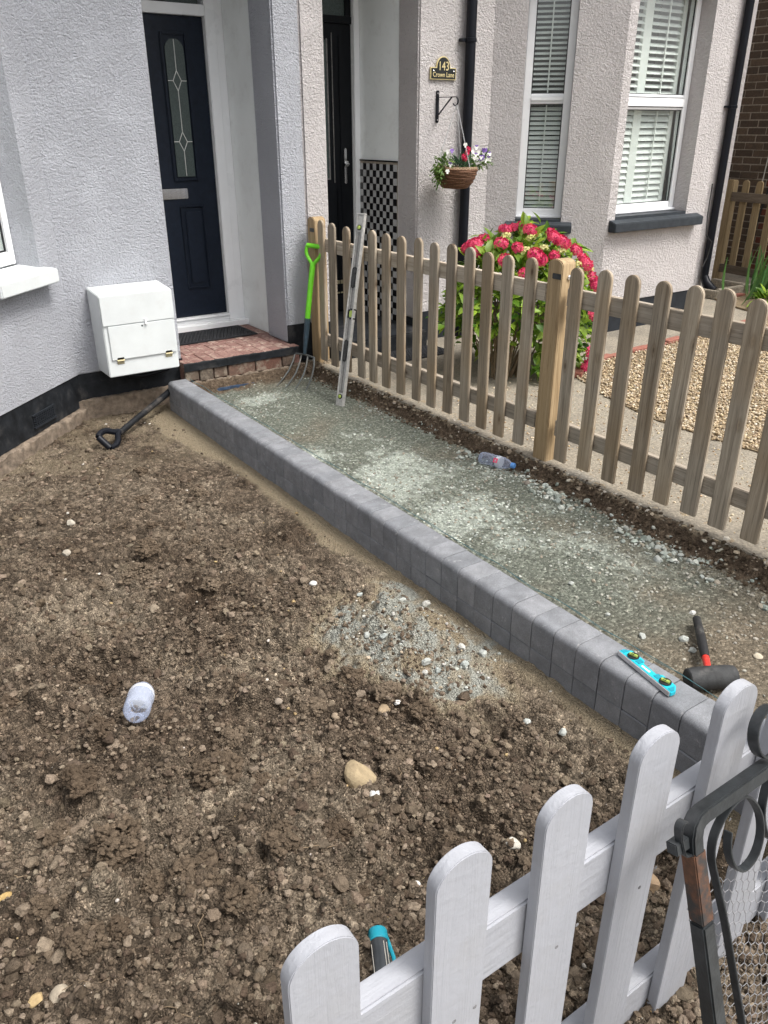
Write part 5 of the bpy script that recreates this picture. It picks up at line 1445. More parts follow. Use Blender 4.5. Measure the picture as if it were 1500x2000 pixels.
# brick wall of the next house
bh = thing('brick_house', 'dark brown brick side wall of the house beyond the passage', 'house', (9.0, 6.0, -0.06))
XB = 8.98
part('mortar_bed', MB().box(XB + 0.006, XB + 0.3, 3.0, 11, -0.1, TOP + 0.6), M['mortar'], bh, smooth=0)
bms = {}
def bmesh_for(w, m):
    key = (round(w, 3), m)
    if key not in bms: bms[key] = MB().box(0, 0.06, -w / 2, w / 2, 0, 0.065).mesh('brick', M[m], bevel=0.004, seg=1, smooth=0)
    return bms[key]
cnt = 0; restV = MB()
for row in range(38):
    z = 0.0 + row * 0.075
    y = 4.3 + (0.1125 if row % 2 else 0)
    while y < 6.9:
        vis = (4.85 < y < 6.75)
        zmax = 2.75
        red = (y < 5.52 and z < 1.86)
        if vis and cnt < 290 and z < zmax and y > 4.95 - 0.0 * z:
            link('brick', bmesh_for(0.215, 'brick_red' if red else 'brick_dark'), bh, (XB + rng.normal() * 0.002, y, z)); cnt += 1
        else:
            restV.box(XB, XB + 0.05, y - 0.1075, y + 0.1075, z, z + 0.065)
        y += 0.225
o = part('bricks', restV, M['brick_dark'], bh, smooth=0); o['kind'] = 'stuff'
cable('cable', 'pale cable clipped down the brick wall beside the red bricks', [(XB - 0.008, 5.42, 2.4), (XB - 0.008, 5.50, 1.7), (XB - 0.008, 5.56, 1.2), (XB - 0.008, 5.58, 0.85), (XB - 0.012, 5.50, 0.78), (XB - 0.012, 5.40, 0.80)], 0.007, M['cable'])
cable('cable', 'black cable looping down the red bricks', [(XB - 0.010, 5.10, 1.33), (XB - 0.012, 5.30, 1.33), (XB - 0.012, 5.42, 1.22), (XB - 0.012, 5.48, 0.9), (XB - 0.012, 5.55, 0.5), (XB - 0.012, 5.58, 0.1)], 0.010, M['cable_dark'])

# brick edging of the gravel
ed = thing('brick_edging', 'row of red edging bricks along the gravel', 'edging', (5.5, 3.95, -0.06))
line = [(4.16, 3.70), (4.40, 3.86), (4.66, 3.915), (5.68, 3.965), (6.9, 4.04), (8.0, 4.05)]
acc = 0.0; Lt = [0]
for a, b in zip(line[:-1], line[1:]): Lt.append(Lt[-1] + math.dist(a, b))
s_ = 0.1; me = MB().box(-0.105, 0.105, -0.032, 0.032, -0.03, 0.022).mesh('brick', M['edging'], bevel=0.005, seg=1, smooth=0)
while s_ < Lt[-1] - 0.1:
    x = np.interp(s_, Lt, [p[0] for p in line]); y = np.interp(s_, Lt, [p[1] for p in line])
    x2 = np.interp(s_ + 0.02, Lt, [p[0] for p in line]); y2 = np.interp(s_ + 0.02, Lt, [p[1] for p in line])
    link('brick', me, ed, (x, y, -0.052 + rng.normal() * 0.004), (0, 0, math.atan2(y2 - y, x2 - x) + rng.normal() * 0.03))
    s_ += 0.222
# flower bed plants
bed = part('flower_bed', MB().prism([(7.05, 4.09), (8.6, 4.09), (8.6, 5.0), (7.45, 5.0), (7.2, 4.6)], -0.06, -0.045), M['gravel_bed'], smooth=0)
tag(bed, kind='structure')
ir = thing('iris_plant', 'tall clump of sword shaped green leaves in front of the far gate', 'plant', (7.75, 4.45, -0.05))
n = 120
base = np.stack([rng.normal(7.86, 0.17, n), rng.normal(4.42, 0.14, n), np.full(n, -0.05)], 1)
long_blade = leaf_geo(1.0, 0.085, 0.25, 0.40, 7)
D = np.stack([rng.normal(0, 0.42, n), rng.normal(0, 0.42, n), np.ones(n)], 1); U = np.stack([D[:, 0] * -1 + rng.normal(0, .3, n), D[:, 1] * -1 - 0.3, np.full(n, 0.1)], 1)
o = link('foliage', leaf_cloud('foliage', base, D, -U, rng.uniform(0.26, 0.50, n), long_blade, M['iris_leaf']), ir)
arch_leaf = MB()
for (dx, h, m_) in ((-0.28, 0.34, 0), (-0.2, 0.26, 0), (0.1, 0.3, 0)):
    pts = [(7.75 + dx * t, 4.32 - 0.05 * t, -0.05 + h * math.sin(min(1, t * 1.15) * 2.4)) for t in np.linspace(0, 1, 9)]
    arch_leaf.tube(pts, 0, flat=(0.003, 0.03), up=(0, 1, 0))
part('bent_leaf', arch_leaf, M['pale_leaf'], ir)
fl_ = petal_head(0.03, 14, 1.0, 0.024)
fme = np_mesh('flower_head', fl_[0], fl_[1], M['petal_cream'], {'leafvar': fl_[2]})
for p in ((7.82, 4.2, 0.42), (7.95, 4.15, 0.30), (7.62, 4.25, 0.16)): link('flower_head', fme, ir, p, (R(60), 0, R(-40)))
lp = thing('leafy_plant', 'low plant with broad round green leaves at the front of the flower bed', 'plant', (7.45, 4.3, -0.05))
clump(lp, (7.42, 4.28, 0.01), (0.20, 0.14, 0.08), 90, M['hyd_leaf'], 0.11, up=0.5)

# ================================================================ WHITE FENCE (near)
wf = thing('white_picket_fence', 'pale grey white painted picket fence in the foreground', 'fence', (0.7, 0.56, -0.21))
wp = [picket_mesh('picket', 0.0975, 0.0215, h, M['white_picket'], axis='y', n=18, arch=0.88, bevel=0.0014) for h in (0.862, 0.866)]
WX = [0.296, 0.503, 0.707, 0.898, 1.108, 1.312, 1.516, 1.72]
for k, x in enumerate(WX):
    link('picket', wp[k % 2], wf, (x, 0.5505 + rng.normal() * 0.001, 0.653 - 0.862 + (0.0 if x < 0.8 else 0.008) + rng.normal() * 0.001), (0, rng.normal() * 0.004, 0))
nail_me = MB().lathe([(0.0036, 0), (0.0036, 0.0006), (0.002, 0.0009)], 10, Matrix.Rotation(R(90), 4, 'X')).mesh('nail_head', M['nail'])
for k, x in enumerate(WX):
    for (dx, dz) in ((-0.021, 0.362), (0.019, 0.379)):
        link('nail_head', nail_me, wf, (x + dx + rng.normal() * 0.003, 0.5289, dz + rng.normal() * 0.006))
for z0, z1 in ((0.322, 0.443), (-0.19, -0.067)):
    part('rail', MB().box(0.24, 1.68, 0.5725, 0.612, z0, z1), M['white_rail'], wf, bevel=0.004)

# ---- iron gate leaning on the fence -------------------------------------
ig = thing('iron_gate', 'old wrought iron gate with scrolls and chicken wire against the white fence', 'gate', (1.3, 0.25, -0.2))
vv_ = Vector((0, 0.312, 0.950)).normalized(); nn_ = Vector((0, -0.950, 0.312)).normalized(); O = Vector((0.913, 0.491, 0.542))
def G(u, v, d=0.0): return O + Vector((1, 0, 0)) * u + vv_ * v + nn_ * d
def gpath(pts, d=0.0): return [G(u, v, d) for u, v in pts]
def smooth_path(pts, k=4):
    P = [Vector((a, b, 0)) for a, b in pts]; out = []
    for i in range(len(P) - 1):
        p0, p1, p2, p3 = P[max(i - 1, 0)], P[i], P[i + 1], P[min(i + 2, len(P) - 1)]
        for j in range(k):
            t = j / k
            q = 0.5 * ((2 * p1) + (p2 - p0) * t + (2 * p0 - 5 * p1 + 4 * p2 - p3) * t * t + (3 * p1 - p0 - 3 * p2 + p3) * t ** 3)
            out.append((q.x, q.y))
    out.append((P[-1].x, P[-1].y)); return out
SQ = 0.026
corner = [(0.0, -0.79), (0.0, -0.19)]
fp = [(0.0, -0.19), (0.0, -0.055), (0.002, -0.038), (0.008, -0.024), (0.018, -0.016), (0.032, -0.0135), (0.86, -0.0135)]
mb = MB().tube(gpath(fp), 0, flat=(SQ, SQ), up=tuple(nn_))
part('frame', mb, M['iron'], ig, bevel=0.003)
part('stile', MB().tube(gpath([(0.0, -0.19), (0.0, -0.79)]), 0, flat=(SQ + 0.003, SQ + 0.003), up=tuple(nn_)).tube(gpath([(0.845, -0.03), (0.845, -0.79)]), 0, flat=(SQ, SQ), up=tuple(nn_))
     .tube(gpath([(0.014, -0.74), (0.83, -0.74)]), 0, flat=(0.02, 0.02), up=tuple(nn_)), M['iron'], ig, bevel=0.003)
part('rusty_joint', MB().tube(gpath([(0.0, -0.062), (0.0, -0.188)]), 0, flat=(SQ + 0.002, SQ + 0.002), up=tuple(nn_)), M['rust'], ig, bevel=0.002, label='rusty orange patch on the gate upright')
sc1 = smooth_path([(0.085, -0.60), (0.070, -0.432), (0.062, -0.326), (0.055, -0.224), (0.045, -0.142), (0.041, -0.095), (0.055, -0.062), (0.09, -0.038), (0.129, -0.031), (0.155, -0.047), (0.174, -0.085), (0.171, -0.123), (0.148, -0.151), (0.115, -0.158), (0.092, -0.140), (0.083, -0.108), (0.090, -0.075)])
part('scroll', MB().tube(gpath(sc1), 0, flat=(0.005, 0.015), up=tuple(nn_)), M['iron'], ig, bevel=0.001)
sc2 = [(0.355 - (u), v) for u, v in sc1]
part('scroll', MB().tube(gpath(sc2), 0, flat=(0.005, 0.015), up=tuple(nn_)), M['iron'], ig, bevel=0.001)
part('scroll', MB().tube(gpath([(u + 0.36, v) for u, v in sc1]), 0, flat=(0.005, 0.015), up=tuple(nn_)), M['iron'], ig, bevel=0.001)
ring = [(0.222 + 0.043 * math.cos(a), 0.047 + 0.043 * math.sin(a)) for a in np.linspace(R(-110), R(-110 - 300), 26)]
part('top_scroll', MB().tube(gpath(ring), 0, flat=(0.005, 0.020), up=tuple(nn_)), M['iron'], ig, bevel=0.001)
part('top_scroll', MB().tube(gpath([(0.70 - u, v) for u, v in ring]), 0, flat=(0.005, 0.020), up=tuple(nn_)), M['iron'], ig, bevel=0.001)
part('latch', MB().tube(gpath([(-0.044, -0.041), (-0.012, -0.041)], -0.004), 0, flat=(0.020, 0.020), up=tuple(nn_)).tube(gpath(smooth_path([(-0.012, -0.062), (-0.027, -0.055), (-0.031, -0.03), (-0.029, -0.01), (-0.02, -0.002), (-0.012, -0.006)]), 0.002), 0, flat=(0.004, 0.016), up=tuple(nn_)), M['iron'], ig, bevel=0.0015)
hx = 0.0205; mb = MB(); seen = set()
hy_ = hx * 0.866
for i in range(34):
    for j in range(30):
        cxh = 0.004 + i * hx * 0.86; cyh = -0.175 - j * hx - (hx / 2 if i % 2 else 0)
        topv = -0.19 + 0.03 * math.sin(cxh * 17) + 0.02 * math.sin(cxh * 47 + 1) + 0.02 * min(cxh / 0.2, 1)
        if cyh > topv: continue
        if cxh > 0.50: continue
        R_ = hx / math.sqrt(3)
        cs = [(cxh + R_ * math.cos(R(60 * k)), cyh + R_ * math.sin(R(60 * k))) for k in range(6)]
        for k in range(6):
            a, b = cs[k], cs[(k + 1) % 6]
            key = tuple(sorted(((round(a[0] * 500), round(a[1] * 500)), (round(b[0] * 500), round(b[1] * 500)))))
            if key in seen: continue
            seen.add(key)
            jit = lambda q: (q[0] + 0.0012 * math.sin(q[1] * 900), q[1] + 0.0012 * math.sin(q[0] * 700))
            a2, b2 = jit(a), jit(b)
            wd = -0.018 + 0.004 * math.sin(cxh * 30) * math.cos(cyh * 25)
            mb.tube([G(*a2, wd), G(*b2, wd)], 0.00055 if k % 3 else 0.0009, 4, cap=False)
part('wire_mesh', mb, M['wire'], ig, smooth=60)

# ================================================================ TOOLS AND LITTER
# garden fork
fk = thing('garden_fork', 'garden fork with lime green handle leaning on the wooden fence', 'garden fork', (2.6, 4.85, -0.13))
neck = Vector((2.735, 4.985, 0.045)); grip = Vector((2.845, 5.015, 0.640)); sock = Vector((2.778, 4.997, 0.29))
part('shaft', MB().tube([grip, grip.lerp(sock, 0.5) + Vector((-0.004, -0.004, 0)), sock], [0.020, 0.0185, 0.020], 14), M['lime'], fk)
part('socket', MB().tube([sock, sock.lerp(neck, 0.55), neck], [0.021, 0.019, 0.012], 14), M['steel_blue'], fk)
ax = (grip - sock).normalized(); sidev = (Vector((0.62, -0.78, 0)) - ax * Vector((0.62, -0.78, 0)).dot(ax)).normalized()
hp = []
for (u, v) in smooth_path([(0.0, -0.02), (0.012, 0.02), (0.040, 0.055), (0.055, 0.085), (0.055, 0.118), (0.048, 0.134)]): hp.append(grip + sidev * u + ax * v)
hq = [grip + sidev * (-((p - grip).dot(sidev))) + ax * ((p - grip).dot(ax)) for p in hp]
part('handle', MB().tube(hp, 0.0125, 10).tube(hq, 0.0125, 10).tube([grip + sidev * -0.055 + ax * 0.132, grip + sidev * 0.055 + ax * 0.132], 0.0155, 12), M['lime'], fk)
hs = Vector((0.28, -0.96, 0)).normalized()
tips = [Vector((2.455, 4.905, -0.128)), Vector((2.478, 4.825, -0.131)), Vector((2.505, 4.745, -0.132)), Vector((2.545, 4.665, -0.130))]
top = [neck + hs * (-0.095 + 0.063 * k) + Vector((0, 0, -0.012)) for k in range(4)]
mbt = MB().tube([top[0] + Vector((-.012, 0, -.02)), top[0], neck + Vector((0, 0, -0.004)), top[3], top[3] + Vector((-.012, 0, -.02))], 0.007, 8)
for a, b in zip(top, tips):
    m_ = a.lerp(b, 0.5) + Vector((0.030, 0.018, -0.018))
    pts = [a, a.lerp(m_, 0.5) + Vector((0.010, 0.006, 0.0)), m_, m_.lerp(b, 0.55) + Vector((0.006, 0.004, -0.002)), b]
    mbt.tube(pts, [0.0065, 0.0065, 0.006, 0.005, 0.0025], 8)
part('tines', mbt, M['steel_tine'], fk)

# long spirit level leaning on the fence
lv = thing('spirit_level', 'long scuffed aluminium spirit level leaning against the wooden fence', 'spirit level', (2.598, 4.29, -0.13))
b0 = Vector((2.600, 4.291, -0.131)); t0 = Vector((2.862, 4.402, 1.028))
az = (t0 - b0); LL = az.length; az.normalize()
ay = Vector((0.30, -0.955, 0)); ay = (ay - az * ay.dot(az)).normalized()   # wide side faces the viewer's left
an = ay.cross(az)
TL = Matrix(((ay.x, an.x, az.x, b0.x), (ay.y, an.y, az.y, b0.y), (ay.z, an.z, az.z, b0.z), (0, 0, 0, 1)))   # local (w, thickness, length)
# find facing sign: front of the level is the side towards the camera
fsgn = -1 if an.dot(Vector((0, 0, 1.51)) - b0) < 0 else 1
wl, th = 0.060, 0.024
def lb(w0, w1, d0, d1, l0, l1):
    m = MB(); d0, d1 = sorted((fsgn * d0, fsgn * d1)); m.box(w0, w1, d0, d1, l0, l1, TL); return m
def lbm(lst):
    m = MB()
    for a in lst:
        q = lb(*a); m.add(q.V, q.F)
    return m
part('rail', lbm([(-wl / 2, -wl / 2 + 0.011, -th / 2, th / 2, 0.01, LL - 0.01), (wl / 2 - 0.011, wl / 2, -th / 2, th / 2, 0.01, LL - 0.01)]), M['alu'], lv, bevel=0.0015)
part('web', lbm([(-wl / 2 + 0.0112, wl / 2 - 0.0112, -0.004, 0.006, 0.01, LL - 0.01)]), M['alu_dark'], lv, bevel=0.0005)
part('ridge', lbm([(-0.012, -0.009, 0.0062, 0.0085, 0.10, LL - 0.1), (0.009, 0.012, 0.0062, 0.0085, 0.10, LL - 0.1)]), M['alu'], lv, bevel=0.0005)
part('end_cap', lbm([(-wl / 2 - 0.001, wl / 2 + 0.001, -th / 2 - 0.001, th / 2 + 0.001, 0.0, 0.0098)]), M['alu'], lv, bevel=0.002)
part('end_cap', lbm([(-wl / 2 - 0.001, wl / 2 + 0.001, -th / 2 - 0.001, th / 2 + 0.001, LL - 0.0098, LL)]), M['alu'], lv, bevel=0.002)
for l0, l1 in ((0.012, 0.085), (LL - 0.11, LL - 0.012)): part('end_plate', lbm([(-wl / 2 + 0.0113, wl / 2 - 0.0113, 0.0062, 0.0105, l0, l1)]), M['alu'], lv, bevel=0.002)
def slot(l0, l1, m, d, w=0.017):
    r = w
    p = [(w * math.cos(a), l1 - r + r * math.sin(a)) for a in np.linspace(0, math.pi, 9)] + [(w * math.cos(a), l0 + r + r * math.sin(a)) for a in np.linspace(math.pi, 2 * math.pi, 9)]
    T = TL @ Matrix(((1, 0, 0, 0), (0, 0, fsgn, 0), (0, 1, 0, 0), (0, 0, 0, 1)))
    return MB().prism(p, d, d + 0.003, T)
for l0, l1 in ((0.285, 0.425), (0.745, 0.875)):
    part('grip_hole', slot(l0, l1, None, 0.0087), M['vial_black'], lv)
    part('grip_insert', slot(l0 + 0.012, l1 - 0.012, None, 0.0118, 0.010), M['rubber'], lv)
def disc(l, rad, d, m, name):
    T = TL @ Matrix.Translation((0, fsgn * d, l)) @ Matrix.Rotation(R(-90 * fsgn), 4, 'X')
    part(name, MB().lathe([(rad, 0), (rad, 0.003), (rad * 0.85, 0.004)], 20, T), m, lv)
for l in (0.062, LL - 0.085):
    disc(l, 0.017, 0.0106, M['vial_black'], 'vial_ring'); disc(l, 0.0115, 0.0147, M['vial'], 'vial')
part('centre_vial', lbm([(-0.004, 0.022, -0.006, 0.0125, 0.566, 0.608)]), M['vial'], lv, bevel=0.004)
part('vial_holder', lbm([(0.0, wl / 2 + 0.0006, -0.0135, 0.0118, 0.609, 0.621), (0.0, wl / 2 + 0.0006, -0.0135, 0.0118, 0.553, 0.565), (-0.016, -0.0045, -0.006, 0.0118, 0.56, 0.614)]), M['vial_black'], lv, bevel=0.002)

# torpedo level on the kerb
tl = thing('torpedo_level', 'small turquoise spirit level lying on top of the kerb', 'spirit level', (1.78, 1.19, 0.0))
ang = math.atan2(1.078 - 1.28, 1.745 - 1.775)
dl = Vector((1.752, 1.075, 0)) - Vector((1.792, 1.303, 0)); Lq = dl.length; dl.normalize(); dw = Vector((-dl.y, dl.x, 0))
TT = Matrix(((dl.x, dw.x, 0, 1.792), (dl.y, dw.y, 0, 1.303), (0, 0, 1, 0.0015), (0, 0, 0, 1)))   # local x along, y across (towards path), z up
body = [(0, 0.0), (Lq, 0.0), (Lq, 0.020), (Lq - 0.020, 0.040), (Lq - 0.075, 0.040), (Lq - 0.088, 0.026), (0.088, 0.026), (0.075, 0.040), (0.020, 0.040), (0, 0.020)]
part('body', MB().prism(body, 0.002, 0.017, TT), M['turquoise'], tl, bevel=0.002)
part('metal_edge', MB().box(0.002, Lq - 0.002, -0.0035, -0.0002, 0.001, 0.018, TT), M['edge_alu'], tl, bevel=0.001)
rim = MB()
M['turquoise_deep'] = plain('turquoise_deep', (0.010, 0.26, 0.34), 0.5)  # darker plates on the body: shade of its hollows put into colour
for a_, b_ in ((0.066, 0.084), (Lq - 0.084, Lq - 0.066)): part('recess', MB().box(a_, b_, 0.010, 0.030, 0.0172, 0.0185, TT), M['turquoise_deep'], tl)
for pl_ in ([(0.003, 0.006), (0.018, 0.006), (0.018, 0.032), (0.003, 0.017)], [(Lq - 0.003, 0.006), (Lq - 0.003, 0.017), (Lq - 0.018, 0.032), (Lq - 0.018, 0.006)]):
    part('recess', MB().prism(pl_, 0.0172, 0.0182, TT), M['turquoise_deep'], tl)
for xq in (0.045, Lq - 0.045):
    part('vial_ring', MB().lathe([(0.0185, 0), (0.0185, 0.003), (0.016, 0.0035)], 20, TT @ Matrix.Translation((xq, 0.021, 0.0172))), M['vial_black'], tl)
    part('vial', MB().tube([TT @ Vector((xq - 0.012, 0.016, 0.0225)), TT @ Vector((xq + 0.012, 0.026, 0.0225))], 0.0055, 8), M['vial'], tl)
    part('marking', MB().box(xq - 0.0035, xq - 0.002, 0.0145, 0.0275, 0.0265, 0.0285, TT).box(xq + 0.002, xq + 0.0035, 0.0145, 0.0275, 0.0265, 0.0285, TT), M['vial_black'], tl)
part('print', MB().box(Lq / 2 - 0.022, Lq / 2 - 0.010, 0.009, 0.016, 0.0172, 0.0176, TT).box(Lq / 2 - 0.008, Lq / 2 + 0.004, 0.009, 0.016, 0.0172, 0.0176, TT).box(Lq / 2 + 0.006, Lq / 2 + 0.014, 0.009, 0.016, 0.0172, 0.0176, TT), M['white_print'], tl)

# rubber mallet
ml = thing('rubber_mallet', 'black rubber mallet with red and black handle lying on the path', 'mallet', (2.1, 1.2, -0.13))
ha = Vector((1.985, 1.170, -0.095)); hb_ = Vector((2.128, 1.093, -0.095))
hd = (hb_ - ha).normalized()
Tm = Matrix.Translation(ha) @ hd.to_track_quat('Z', 'Y').to_matrix().to_4x4()
HL = (hb_ - ha).length
part('head', MB().lathe([(0.030, 0), (0.0345, 0.004), (0.0375, 0.02), (0.039, HL / 2), (0.0375, HL - 0.02), (0.0345, HL - 0.004), (0.030, HL)], 28, Tm), M['rubber'], ml)
hm_ = ha.lerp(hb_, 0.48)
he = Vector((2.322, 1.378, -0.102)); hdir = (he - hm_).normalized()
part('shaft', MB().tube([hm_ + hdir * 0.03, hm_ + hdir * 0.06, hm_ + hdir * 0.115], [0.0135, 0.0115, 0.0125], 12), M['red'], ml)
part('grip', MB().tube([hm_ + hdir * 0.115, hm_ + hdir * 0.14, hm_ + hdir * 0.21, he], [0.0135, 0.0155, 0.0165, 0.0145], 12), M['grip_black'], ml)

# spade with buried blade: black D handle and shaft lying on the soil
sp = thing('spade', 'black spade lying on the soil with its D handle beside the house base', 'spade', (1.3, 4.7, -0.19))
s0 = Vector((1.80, 5.09, -0.060)); s1 = Vector((1.265, 4.665, -0.155))
part('shaft', MB().tube([s0, s0.lerp(s1, 0.45), s1], [0.022, 0.020, 0.019], 12), M['spade_black'], sp)
sx_ = (s1 - s0).normalized(); sw = Vector((-0.62, 0.78, 0.0)); sw = (sw - sx_ * sw.dot(sx_)).normalized(); su = sx_.cross(sw)
if su.z < 0: su = -su
dpt = smooth_path([(0.0, 0.0), (0.014, 0.03), (0.045, 0.065), (0.058, 0.10), (0.056, 0.135), (0.048, 0.152)])
q1 = [s1 + su * (u * 0.75) + sw * (u * 0.65) + sx_ * v + Vector((0, 0, 0.012)) for u, v in dpt]; q2 = [s1 - su * (u * 0.55) - sw * (u * 0.65) + sx_ * v + Vector((0, 0, 0.012)) for u, v in dpt]
part('handle', MB().tube(q1, 0.018, 10).tube(q2, 0.018, 10).tube([q1[-1] + sx_ * 0.002, q2[-1] + sx_ * 0.002], 0.020, 12), M['pipe_black'], sp)

# plastic bottles
def bottle(label, T, crushed, cap_m):
    o = thing('plastic_bottle', label, 'bottle', tuple(T.translation))
    wb_ = (lambda a, z: 0.05 * math.sin(3 * a + z * 60) + 0.04 * math.sin(2 * a - z * 45)) if crushed else (lambda a, z: 0.006 * math.sin(5 * a + z * 80))
    prof = [(0.010, 0.006), (0.022, 0.0), (0.029, 0.004), (0.0325, 0.018), (0.033, 0.05), (0.0318, 0.06), (0.033, 0.07), (0.0318, 0.08), (0.033, 0.09), (0.033, 0.13), (0.031, 0.145), (0.024, 0.168), (0.014, 0.186), (0.0125, 0.192), (0.0125, 0.203)]
    part('body', MB().lathe(prof, 28, T, wb_), M['bottle'], o, smooth=70)
    part('label', MB().lathe([(0.0336, 0.106), (0.0337, 0.107), (0.0337, 0.127), (0.0336, 0.128)], 28, T, wb_), M['bottle_label'], o, smooth=70)
    if cap_m: part('cap', MB().lathe([(0.0150, 0.190), (0.0155, 0.192), (0.0155, 0.207), (0.013, 0.210)], 20, T), cap_m, o)
    ribs = MB()
    for k in range(5):
        a = k * 2 * math.pi / 5
        ribs.tube([T @ Vector((0.005 * math.cos(a), 0.005 * math.sin(a), 0.003)), T @ Vector((0.016 * math.cos(a), 0.016 * math.sin(a), -0.001)), T @ Vector((0.028 * math.cos(a), 0.028 * math.sin(a), 0.003))], 0.0018, 5)
    part('base_rib', ribs, M['bottle'], o)
    return o
fb0 = Vector((2.700, 3.015, -0.094)); fb1 = Vector((2.765, 2.812, -0.094))
q = (fb1 - fb0).normalized()
Tfb = Matrix.Translation(fb0) @ q.to_track_quat('Z', 'Y').to_matrix().to_4x4()
o = bottle('crushed clear plastic water bottle with blue cap at the foot of the fence bank', Tfb, True, M['cap_blue'])
part('label_print', MB().box(0.0335, 0.0346, -0.012, 0.012, 0.098, 0.122, Tfb @ Matrix.Rotation(R(150), 4, 'Z')), M['pink_petal'], o, smooth=0)
nb0 = Vector((0.478, 2.055, -0.122)); nb1 = nb0 + Vector((0.34, 0.78, -0.27))
q = (nb1 - nb0).normalized()
Tnb = Matrix.Translation(nb0) @ q.to_track_quat('Z', 'Y').to_matrix().to_4x4() @ Matrix.Diagonal((1.28, 1.28, 1.15, 1))
bottle('empty clear plastic bottle lying in the soil with its ribbed base showing', Tnb, False, None)

# turquoise tool behind the white fence
tq = thing('hand_tool', 'dark tubular tool with a turquoise end lying behind the white fence', 'tool', (0.66, 0.95, -0.19))
a0 = Vector((0.686, 1.030, -0.150)); a1 = Vector((0.575, 0.815, -0.152)); q = (a1 - a0).normalized()
Ttq = Matrix.Translation(a0) @ q.to_track_quat('Z', 'Y').to_matrix().to_4x4()
part('end_cap', MB().lathe([(0.016, 0.0), (0.021, 0.002), (0.0225, 0.006), (0.0225, 0.028), (0.021, 0.030)], 24, Ttq), M['teal'], tq)
part('barrel', MB().lathe([(0.020, 0.0302), (0.0205, 0.034), (0.0205, 0.22), (0.018, 0.23)], 24, Ttq), M['tool_body'], tq)
part('side_bar', MB().tube([a0 + Vector((0.020, 0.0, -0.006)) + q * 0.016, a0 + Vector((0.033, 0.0, -0.008)) + q * 0.08, a0 + Vector((0.034, 0, -0.008)) + q * 0.21], 0.005, 8), M['teal'], tq)
lines = MB()
for ang_ in (40, 62, 150):
    r_ = 0.0207
    c_, s2 = math.cos(R(ang_)) * r_, math.sin(R(ang_)) * r_
    for sg_ in (1, -1): lines.tube([Ttq @ Vector((c_, s2 * sg_, 0.04)), Ttq @ Vector((c_, s2 * sg_, 0.21))], 0.0009, 4)
part('print', lines, M['cable'], tq)

o = part('plank', MB().box(2.03, 2.335, 5.000, 5.026, -0.118, -0.100), M['plank_blue'], bevel=0.002)
tag(o, 'narrow dark blue strip of timber lying in the trench below the doorstep', 'plank')

# ---- single stones one can point to -------------------------------------
def stone(label, x, y, s, col, angular=True, on='soil', sq=(1, 1, 0.7), sink=0.35, rot=None, sub=ICO3):
    z = float(soil_z(x, y) if on == 'soil' else path_z(x, y))
    V = rock_variants(sub, 1, angular, int(abs(x * 977 + y * 3571) * 10), 0.012)[0]
    V = V + 0.06 * np.sin(V[:, [1, 2, 0]] * 3.5 + x * 9)
    V = V * np.array(sq) * s
    c, s_ = math.cos(rot or x * 11), math.sin(rot or x * 11)
    V = V @ np.array([[c, s_, 0], [-s_, c, 0], [0, 0, 1]])
    me = np_mesh('stone', V, sub[1], M['stones'], {'tint': np.tile(np.array(col) * (1 + 0.12 * np.sin(V[:, [0]] * 140 + V[:, [1]] * 90)), 1)}, not angular)
    o = link('stone', me, None, (x, y, z + s * sq[2] * (0.55 - sink)))
    tag(o, label, 'stone')
    return o
W_ = (0.66, 0.65, 0.62); GR = (0.45, 0.47, 0.44); BR = (0.30, 0.235, 0.165); YL = (0.42, 0.29, 0.12)
stone('white stone alone on the dark soil uphill of the sand heap', 1.366, 2.505, .016, W_, False)
stone('large ochre and white flint half buried in the middle of the soil', 0.925, 1.475, .050, (0.37, 0.29, 0.18), True, sq=(1.1, 0.9, 0.75))
stone('white pebble touching the big ochre flint', 0.925, 1.398, .016, W_, False)
stone('round brown cobble in front of the sand heap', 1.171, 1.701, .024, (0.34, 0.255, 0.165), False, sq=(1.25, .9, .7))
stone('small white stone beside the round brown cobble', 1.212, 1.692, .011, W_, True)
stone('pale grey green stone on the bare soil nearer the kerb', 1.556, 1.29, .016, GR, True)
stone('pale grey stone further out on the soil, left of its kerbside twin', 1.499, 1.387, .015, (0.5, 0.52, 0.49), True)
stone('flat white pebble just left of the second white picket top', 0.854, 1.107, .013, (0.72, 0.71, 0.68), False, sq=(1, .8, .5))
stone('chalky white block of stone seen between the second and third white pickets', 1.128, 1.054, .020, (0.6, 0.57, 0.5), True)
stone('orange brown stone at the left edge of the picture', -0.0, 1.60, .026, YL, True)
stone('tan pebble by the bottom left corner', 0.047, 1.312, .020, (0.40, 0.34, 0.26), False)
stone('yellow stone next to the tan pebble at the bottom left', 0.005, 1.335, .018, (0.45, 0.33, 0.17), True)
stone('smooth brown pebble near the small white stones in the middle', 1.031, 1.782, .015, (0.32, 0.25, 0.18), False)
stone('grey brown pebble on the soil left of the ochre flint', 0.883, 1.888, .015, (0.30, 0.25, 0.2), False)
stone('oblong brown cobble on the soil left of the sand heap', 1.09, 2.02, .026, (0.30, 0.22, 0.14), False, sq=(1.4, .8, .7))
stone('pale stone beside a large clod in the far soil', 0.706, 3.684, .022, (0.45, 0.41, 0.34), True)
stone('beige stone with rough face high on the left of the soil', 0.60, 3.35, .022, (0.38, 0.34, 0.28), True)
stone('rusty stone low behind the white fence, seen through the gap left of the gate upright', 1.305, 0.765, .030, (0.42, 0.30, 0.19), True)
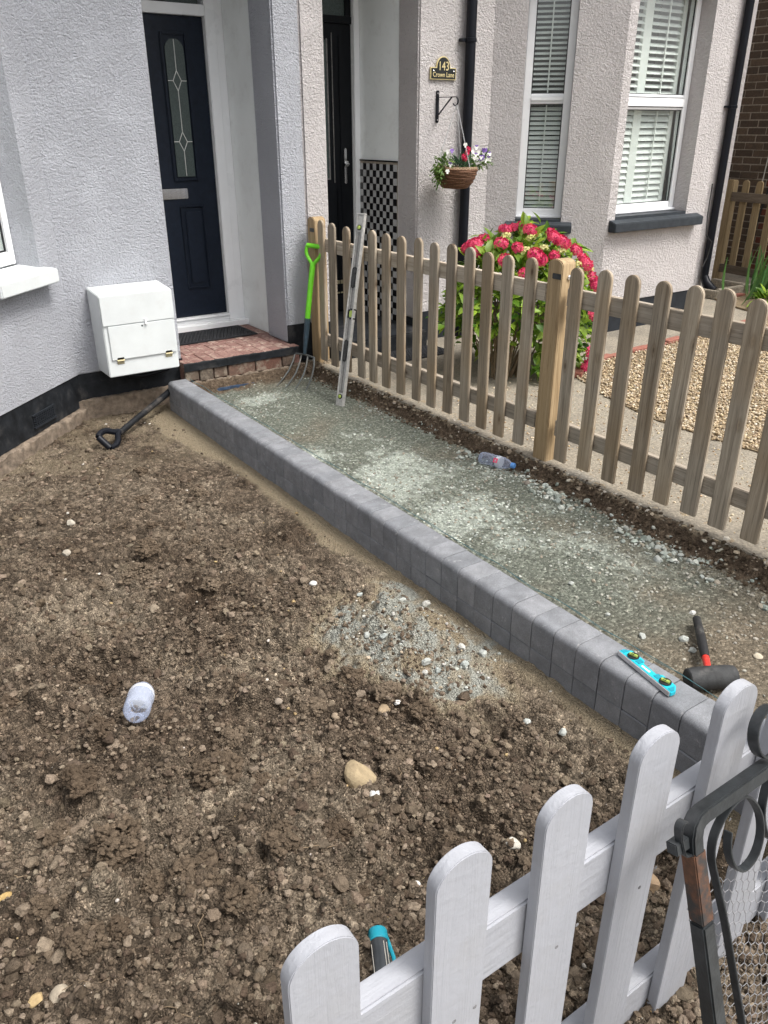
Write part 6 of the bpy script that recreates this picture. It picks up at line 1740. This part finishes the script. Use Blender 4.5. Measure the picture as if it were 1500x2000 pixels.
for (x, y, s_, lab) in ((2.169, 1.847, .014, 'grey stone alone in the middle of the path'), (2.113, 1.447, .017, 'pale stone by the kerb near the turquoise level'), (2.218, 1.348, .018, 'grey lump of stone beside the mallet grip'),
                       (2.185, 1.290, .016, 'second grey stone beside the mallet grip, nearer the kerb'), (2.623, 1.783, .024, 'whitish stone at the foot of the dark bank'), (2.121, 1.612, .012, 'small pale stone on the brown part of the path'),
                       (2.392, 1.44, .013, 'cream stone at the tip of the mallet handle')):
    stone(lab, x, y, s_, GR if s_ != .013 else W_, True, 'path')
stone('flat cream disc of stone on the path right of the mallet', 2.342, 1.139, .016, (0.55, 0.48, 0.37), False, 'path', sq=(1, 1, .35))
HP = [(1.40, 1.78, .020), (1.42, 1.745, .017), (1.365, 1.745, .012), (1.31, 2.02, .020), (1.35, 1.97, .018), (1.66, 2.12, .020), (1.60, 2.20, .016), (1.48, 2.33, .014), (1.57, 1.80, .020), (1.62, 1.74, .018), (1.52, 1.72, .018)]
for k, (x, y, s_) in enumerate(HP):
    V = rock_variants(ICO2, 1, True, 300 + k)[0] * s_ * np.array([1.1, 0.9, 0.8])
    me = np_mesh('stone', V, ICO2[1], M['stones'], {'tint': np.tile(np.array([(0.46, 0.48, 0.45), (0.38, 0.41, 0.39), (0.52, 0.51, 0.47)][k % 3]), (len(V), 1))})
    tag(link('stone', me, None, (x, y, float(soil_z(x, y)) + s_ * 0.35)), 'pale grey green broken stone on the sandy heap by the kerb', 'stone', 'broken stones on the sand heap')
# roots, twigs and scraps in the soil
mb = MB()
for k in range(70):
    x, y = rng.uniform(0.0, 1.5), 0.9 + 3.2 * rng.uniform() ** 1.3
    a = rng.uniform(0, 6.28); l = rng.uniform(0.02, 0.09)
    pts = [(x + math.cos(a) * l * t + 0.008 * math.sin(9 * t + k), y + math.sin(a) * l * t, float(soil_z(x + math.cos(a) * l * t, y + math.sin(a) * l * t)) + 0.003 + 0.006 * math.sin(3 * t)) for t in np.linspace(0, 1, 5)]
    mb.tube(pts, rng.uniform(0.0005, 0.0013), 4)
o = part('root_scraps', mb, M['root']); tag(o, kind='stuff')
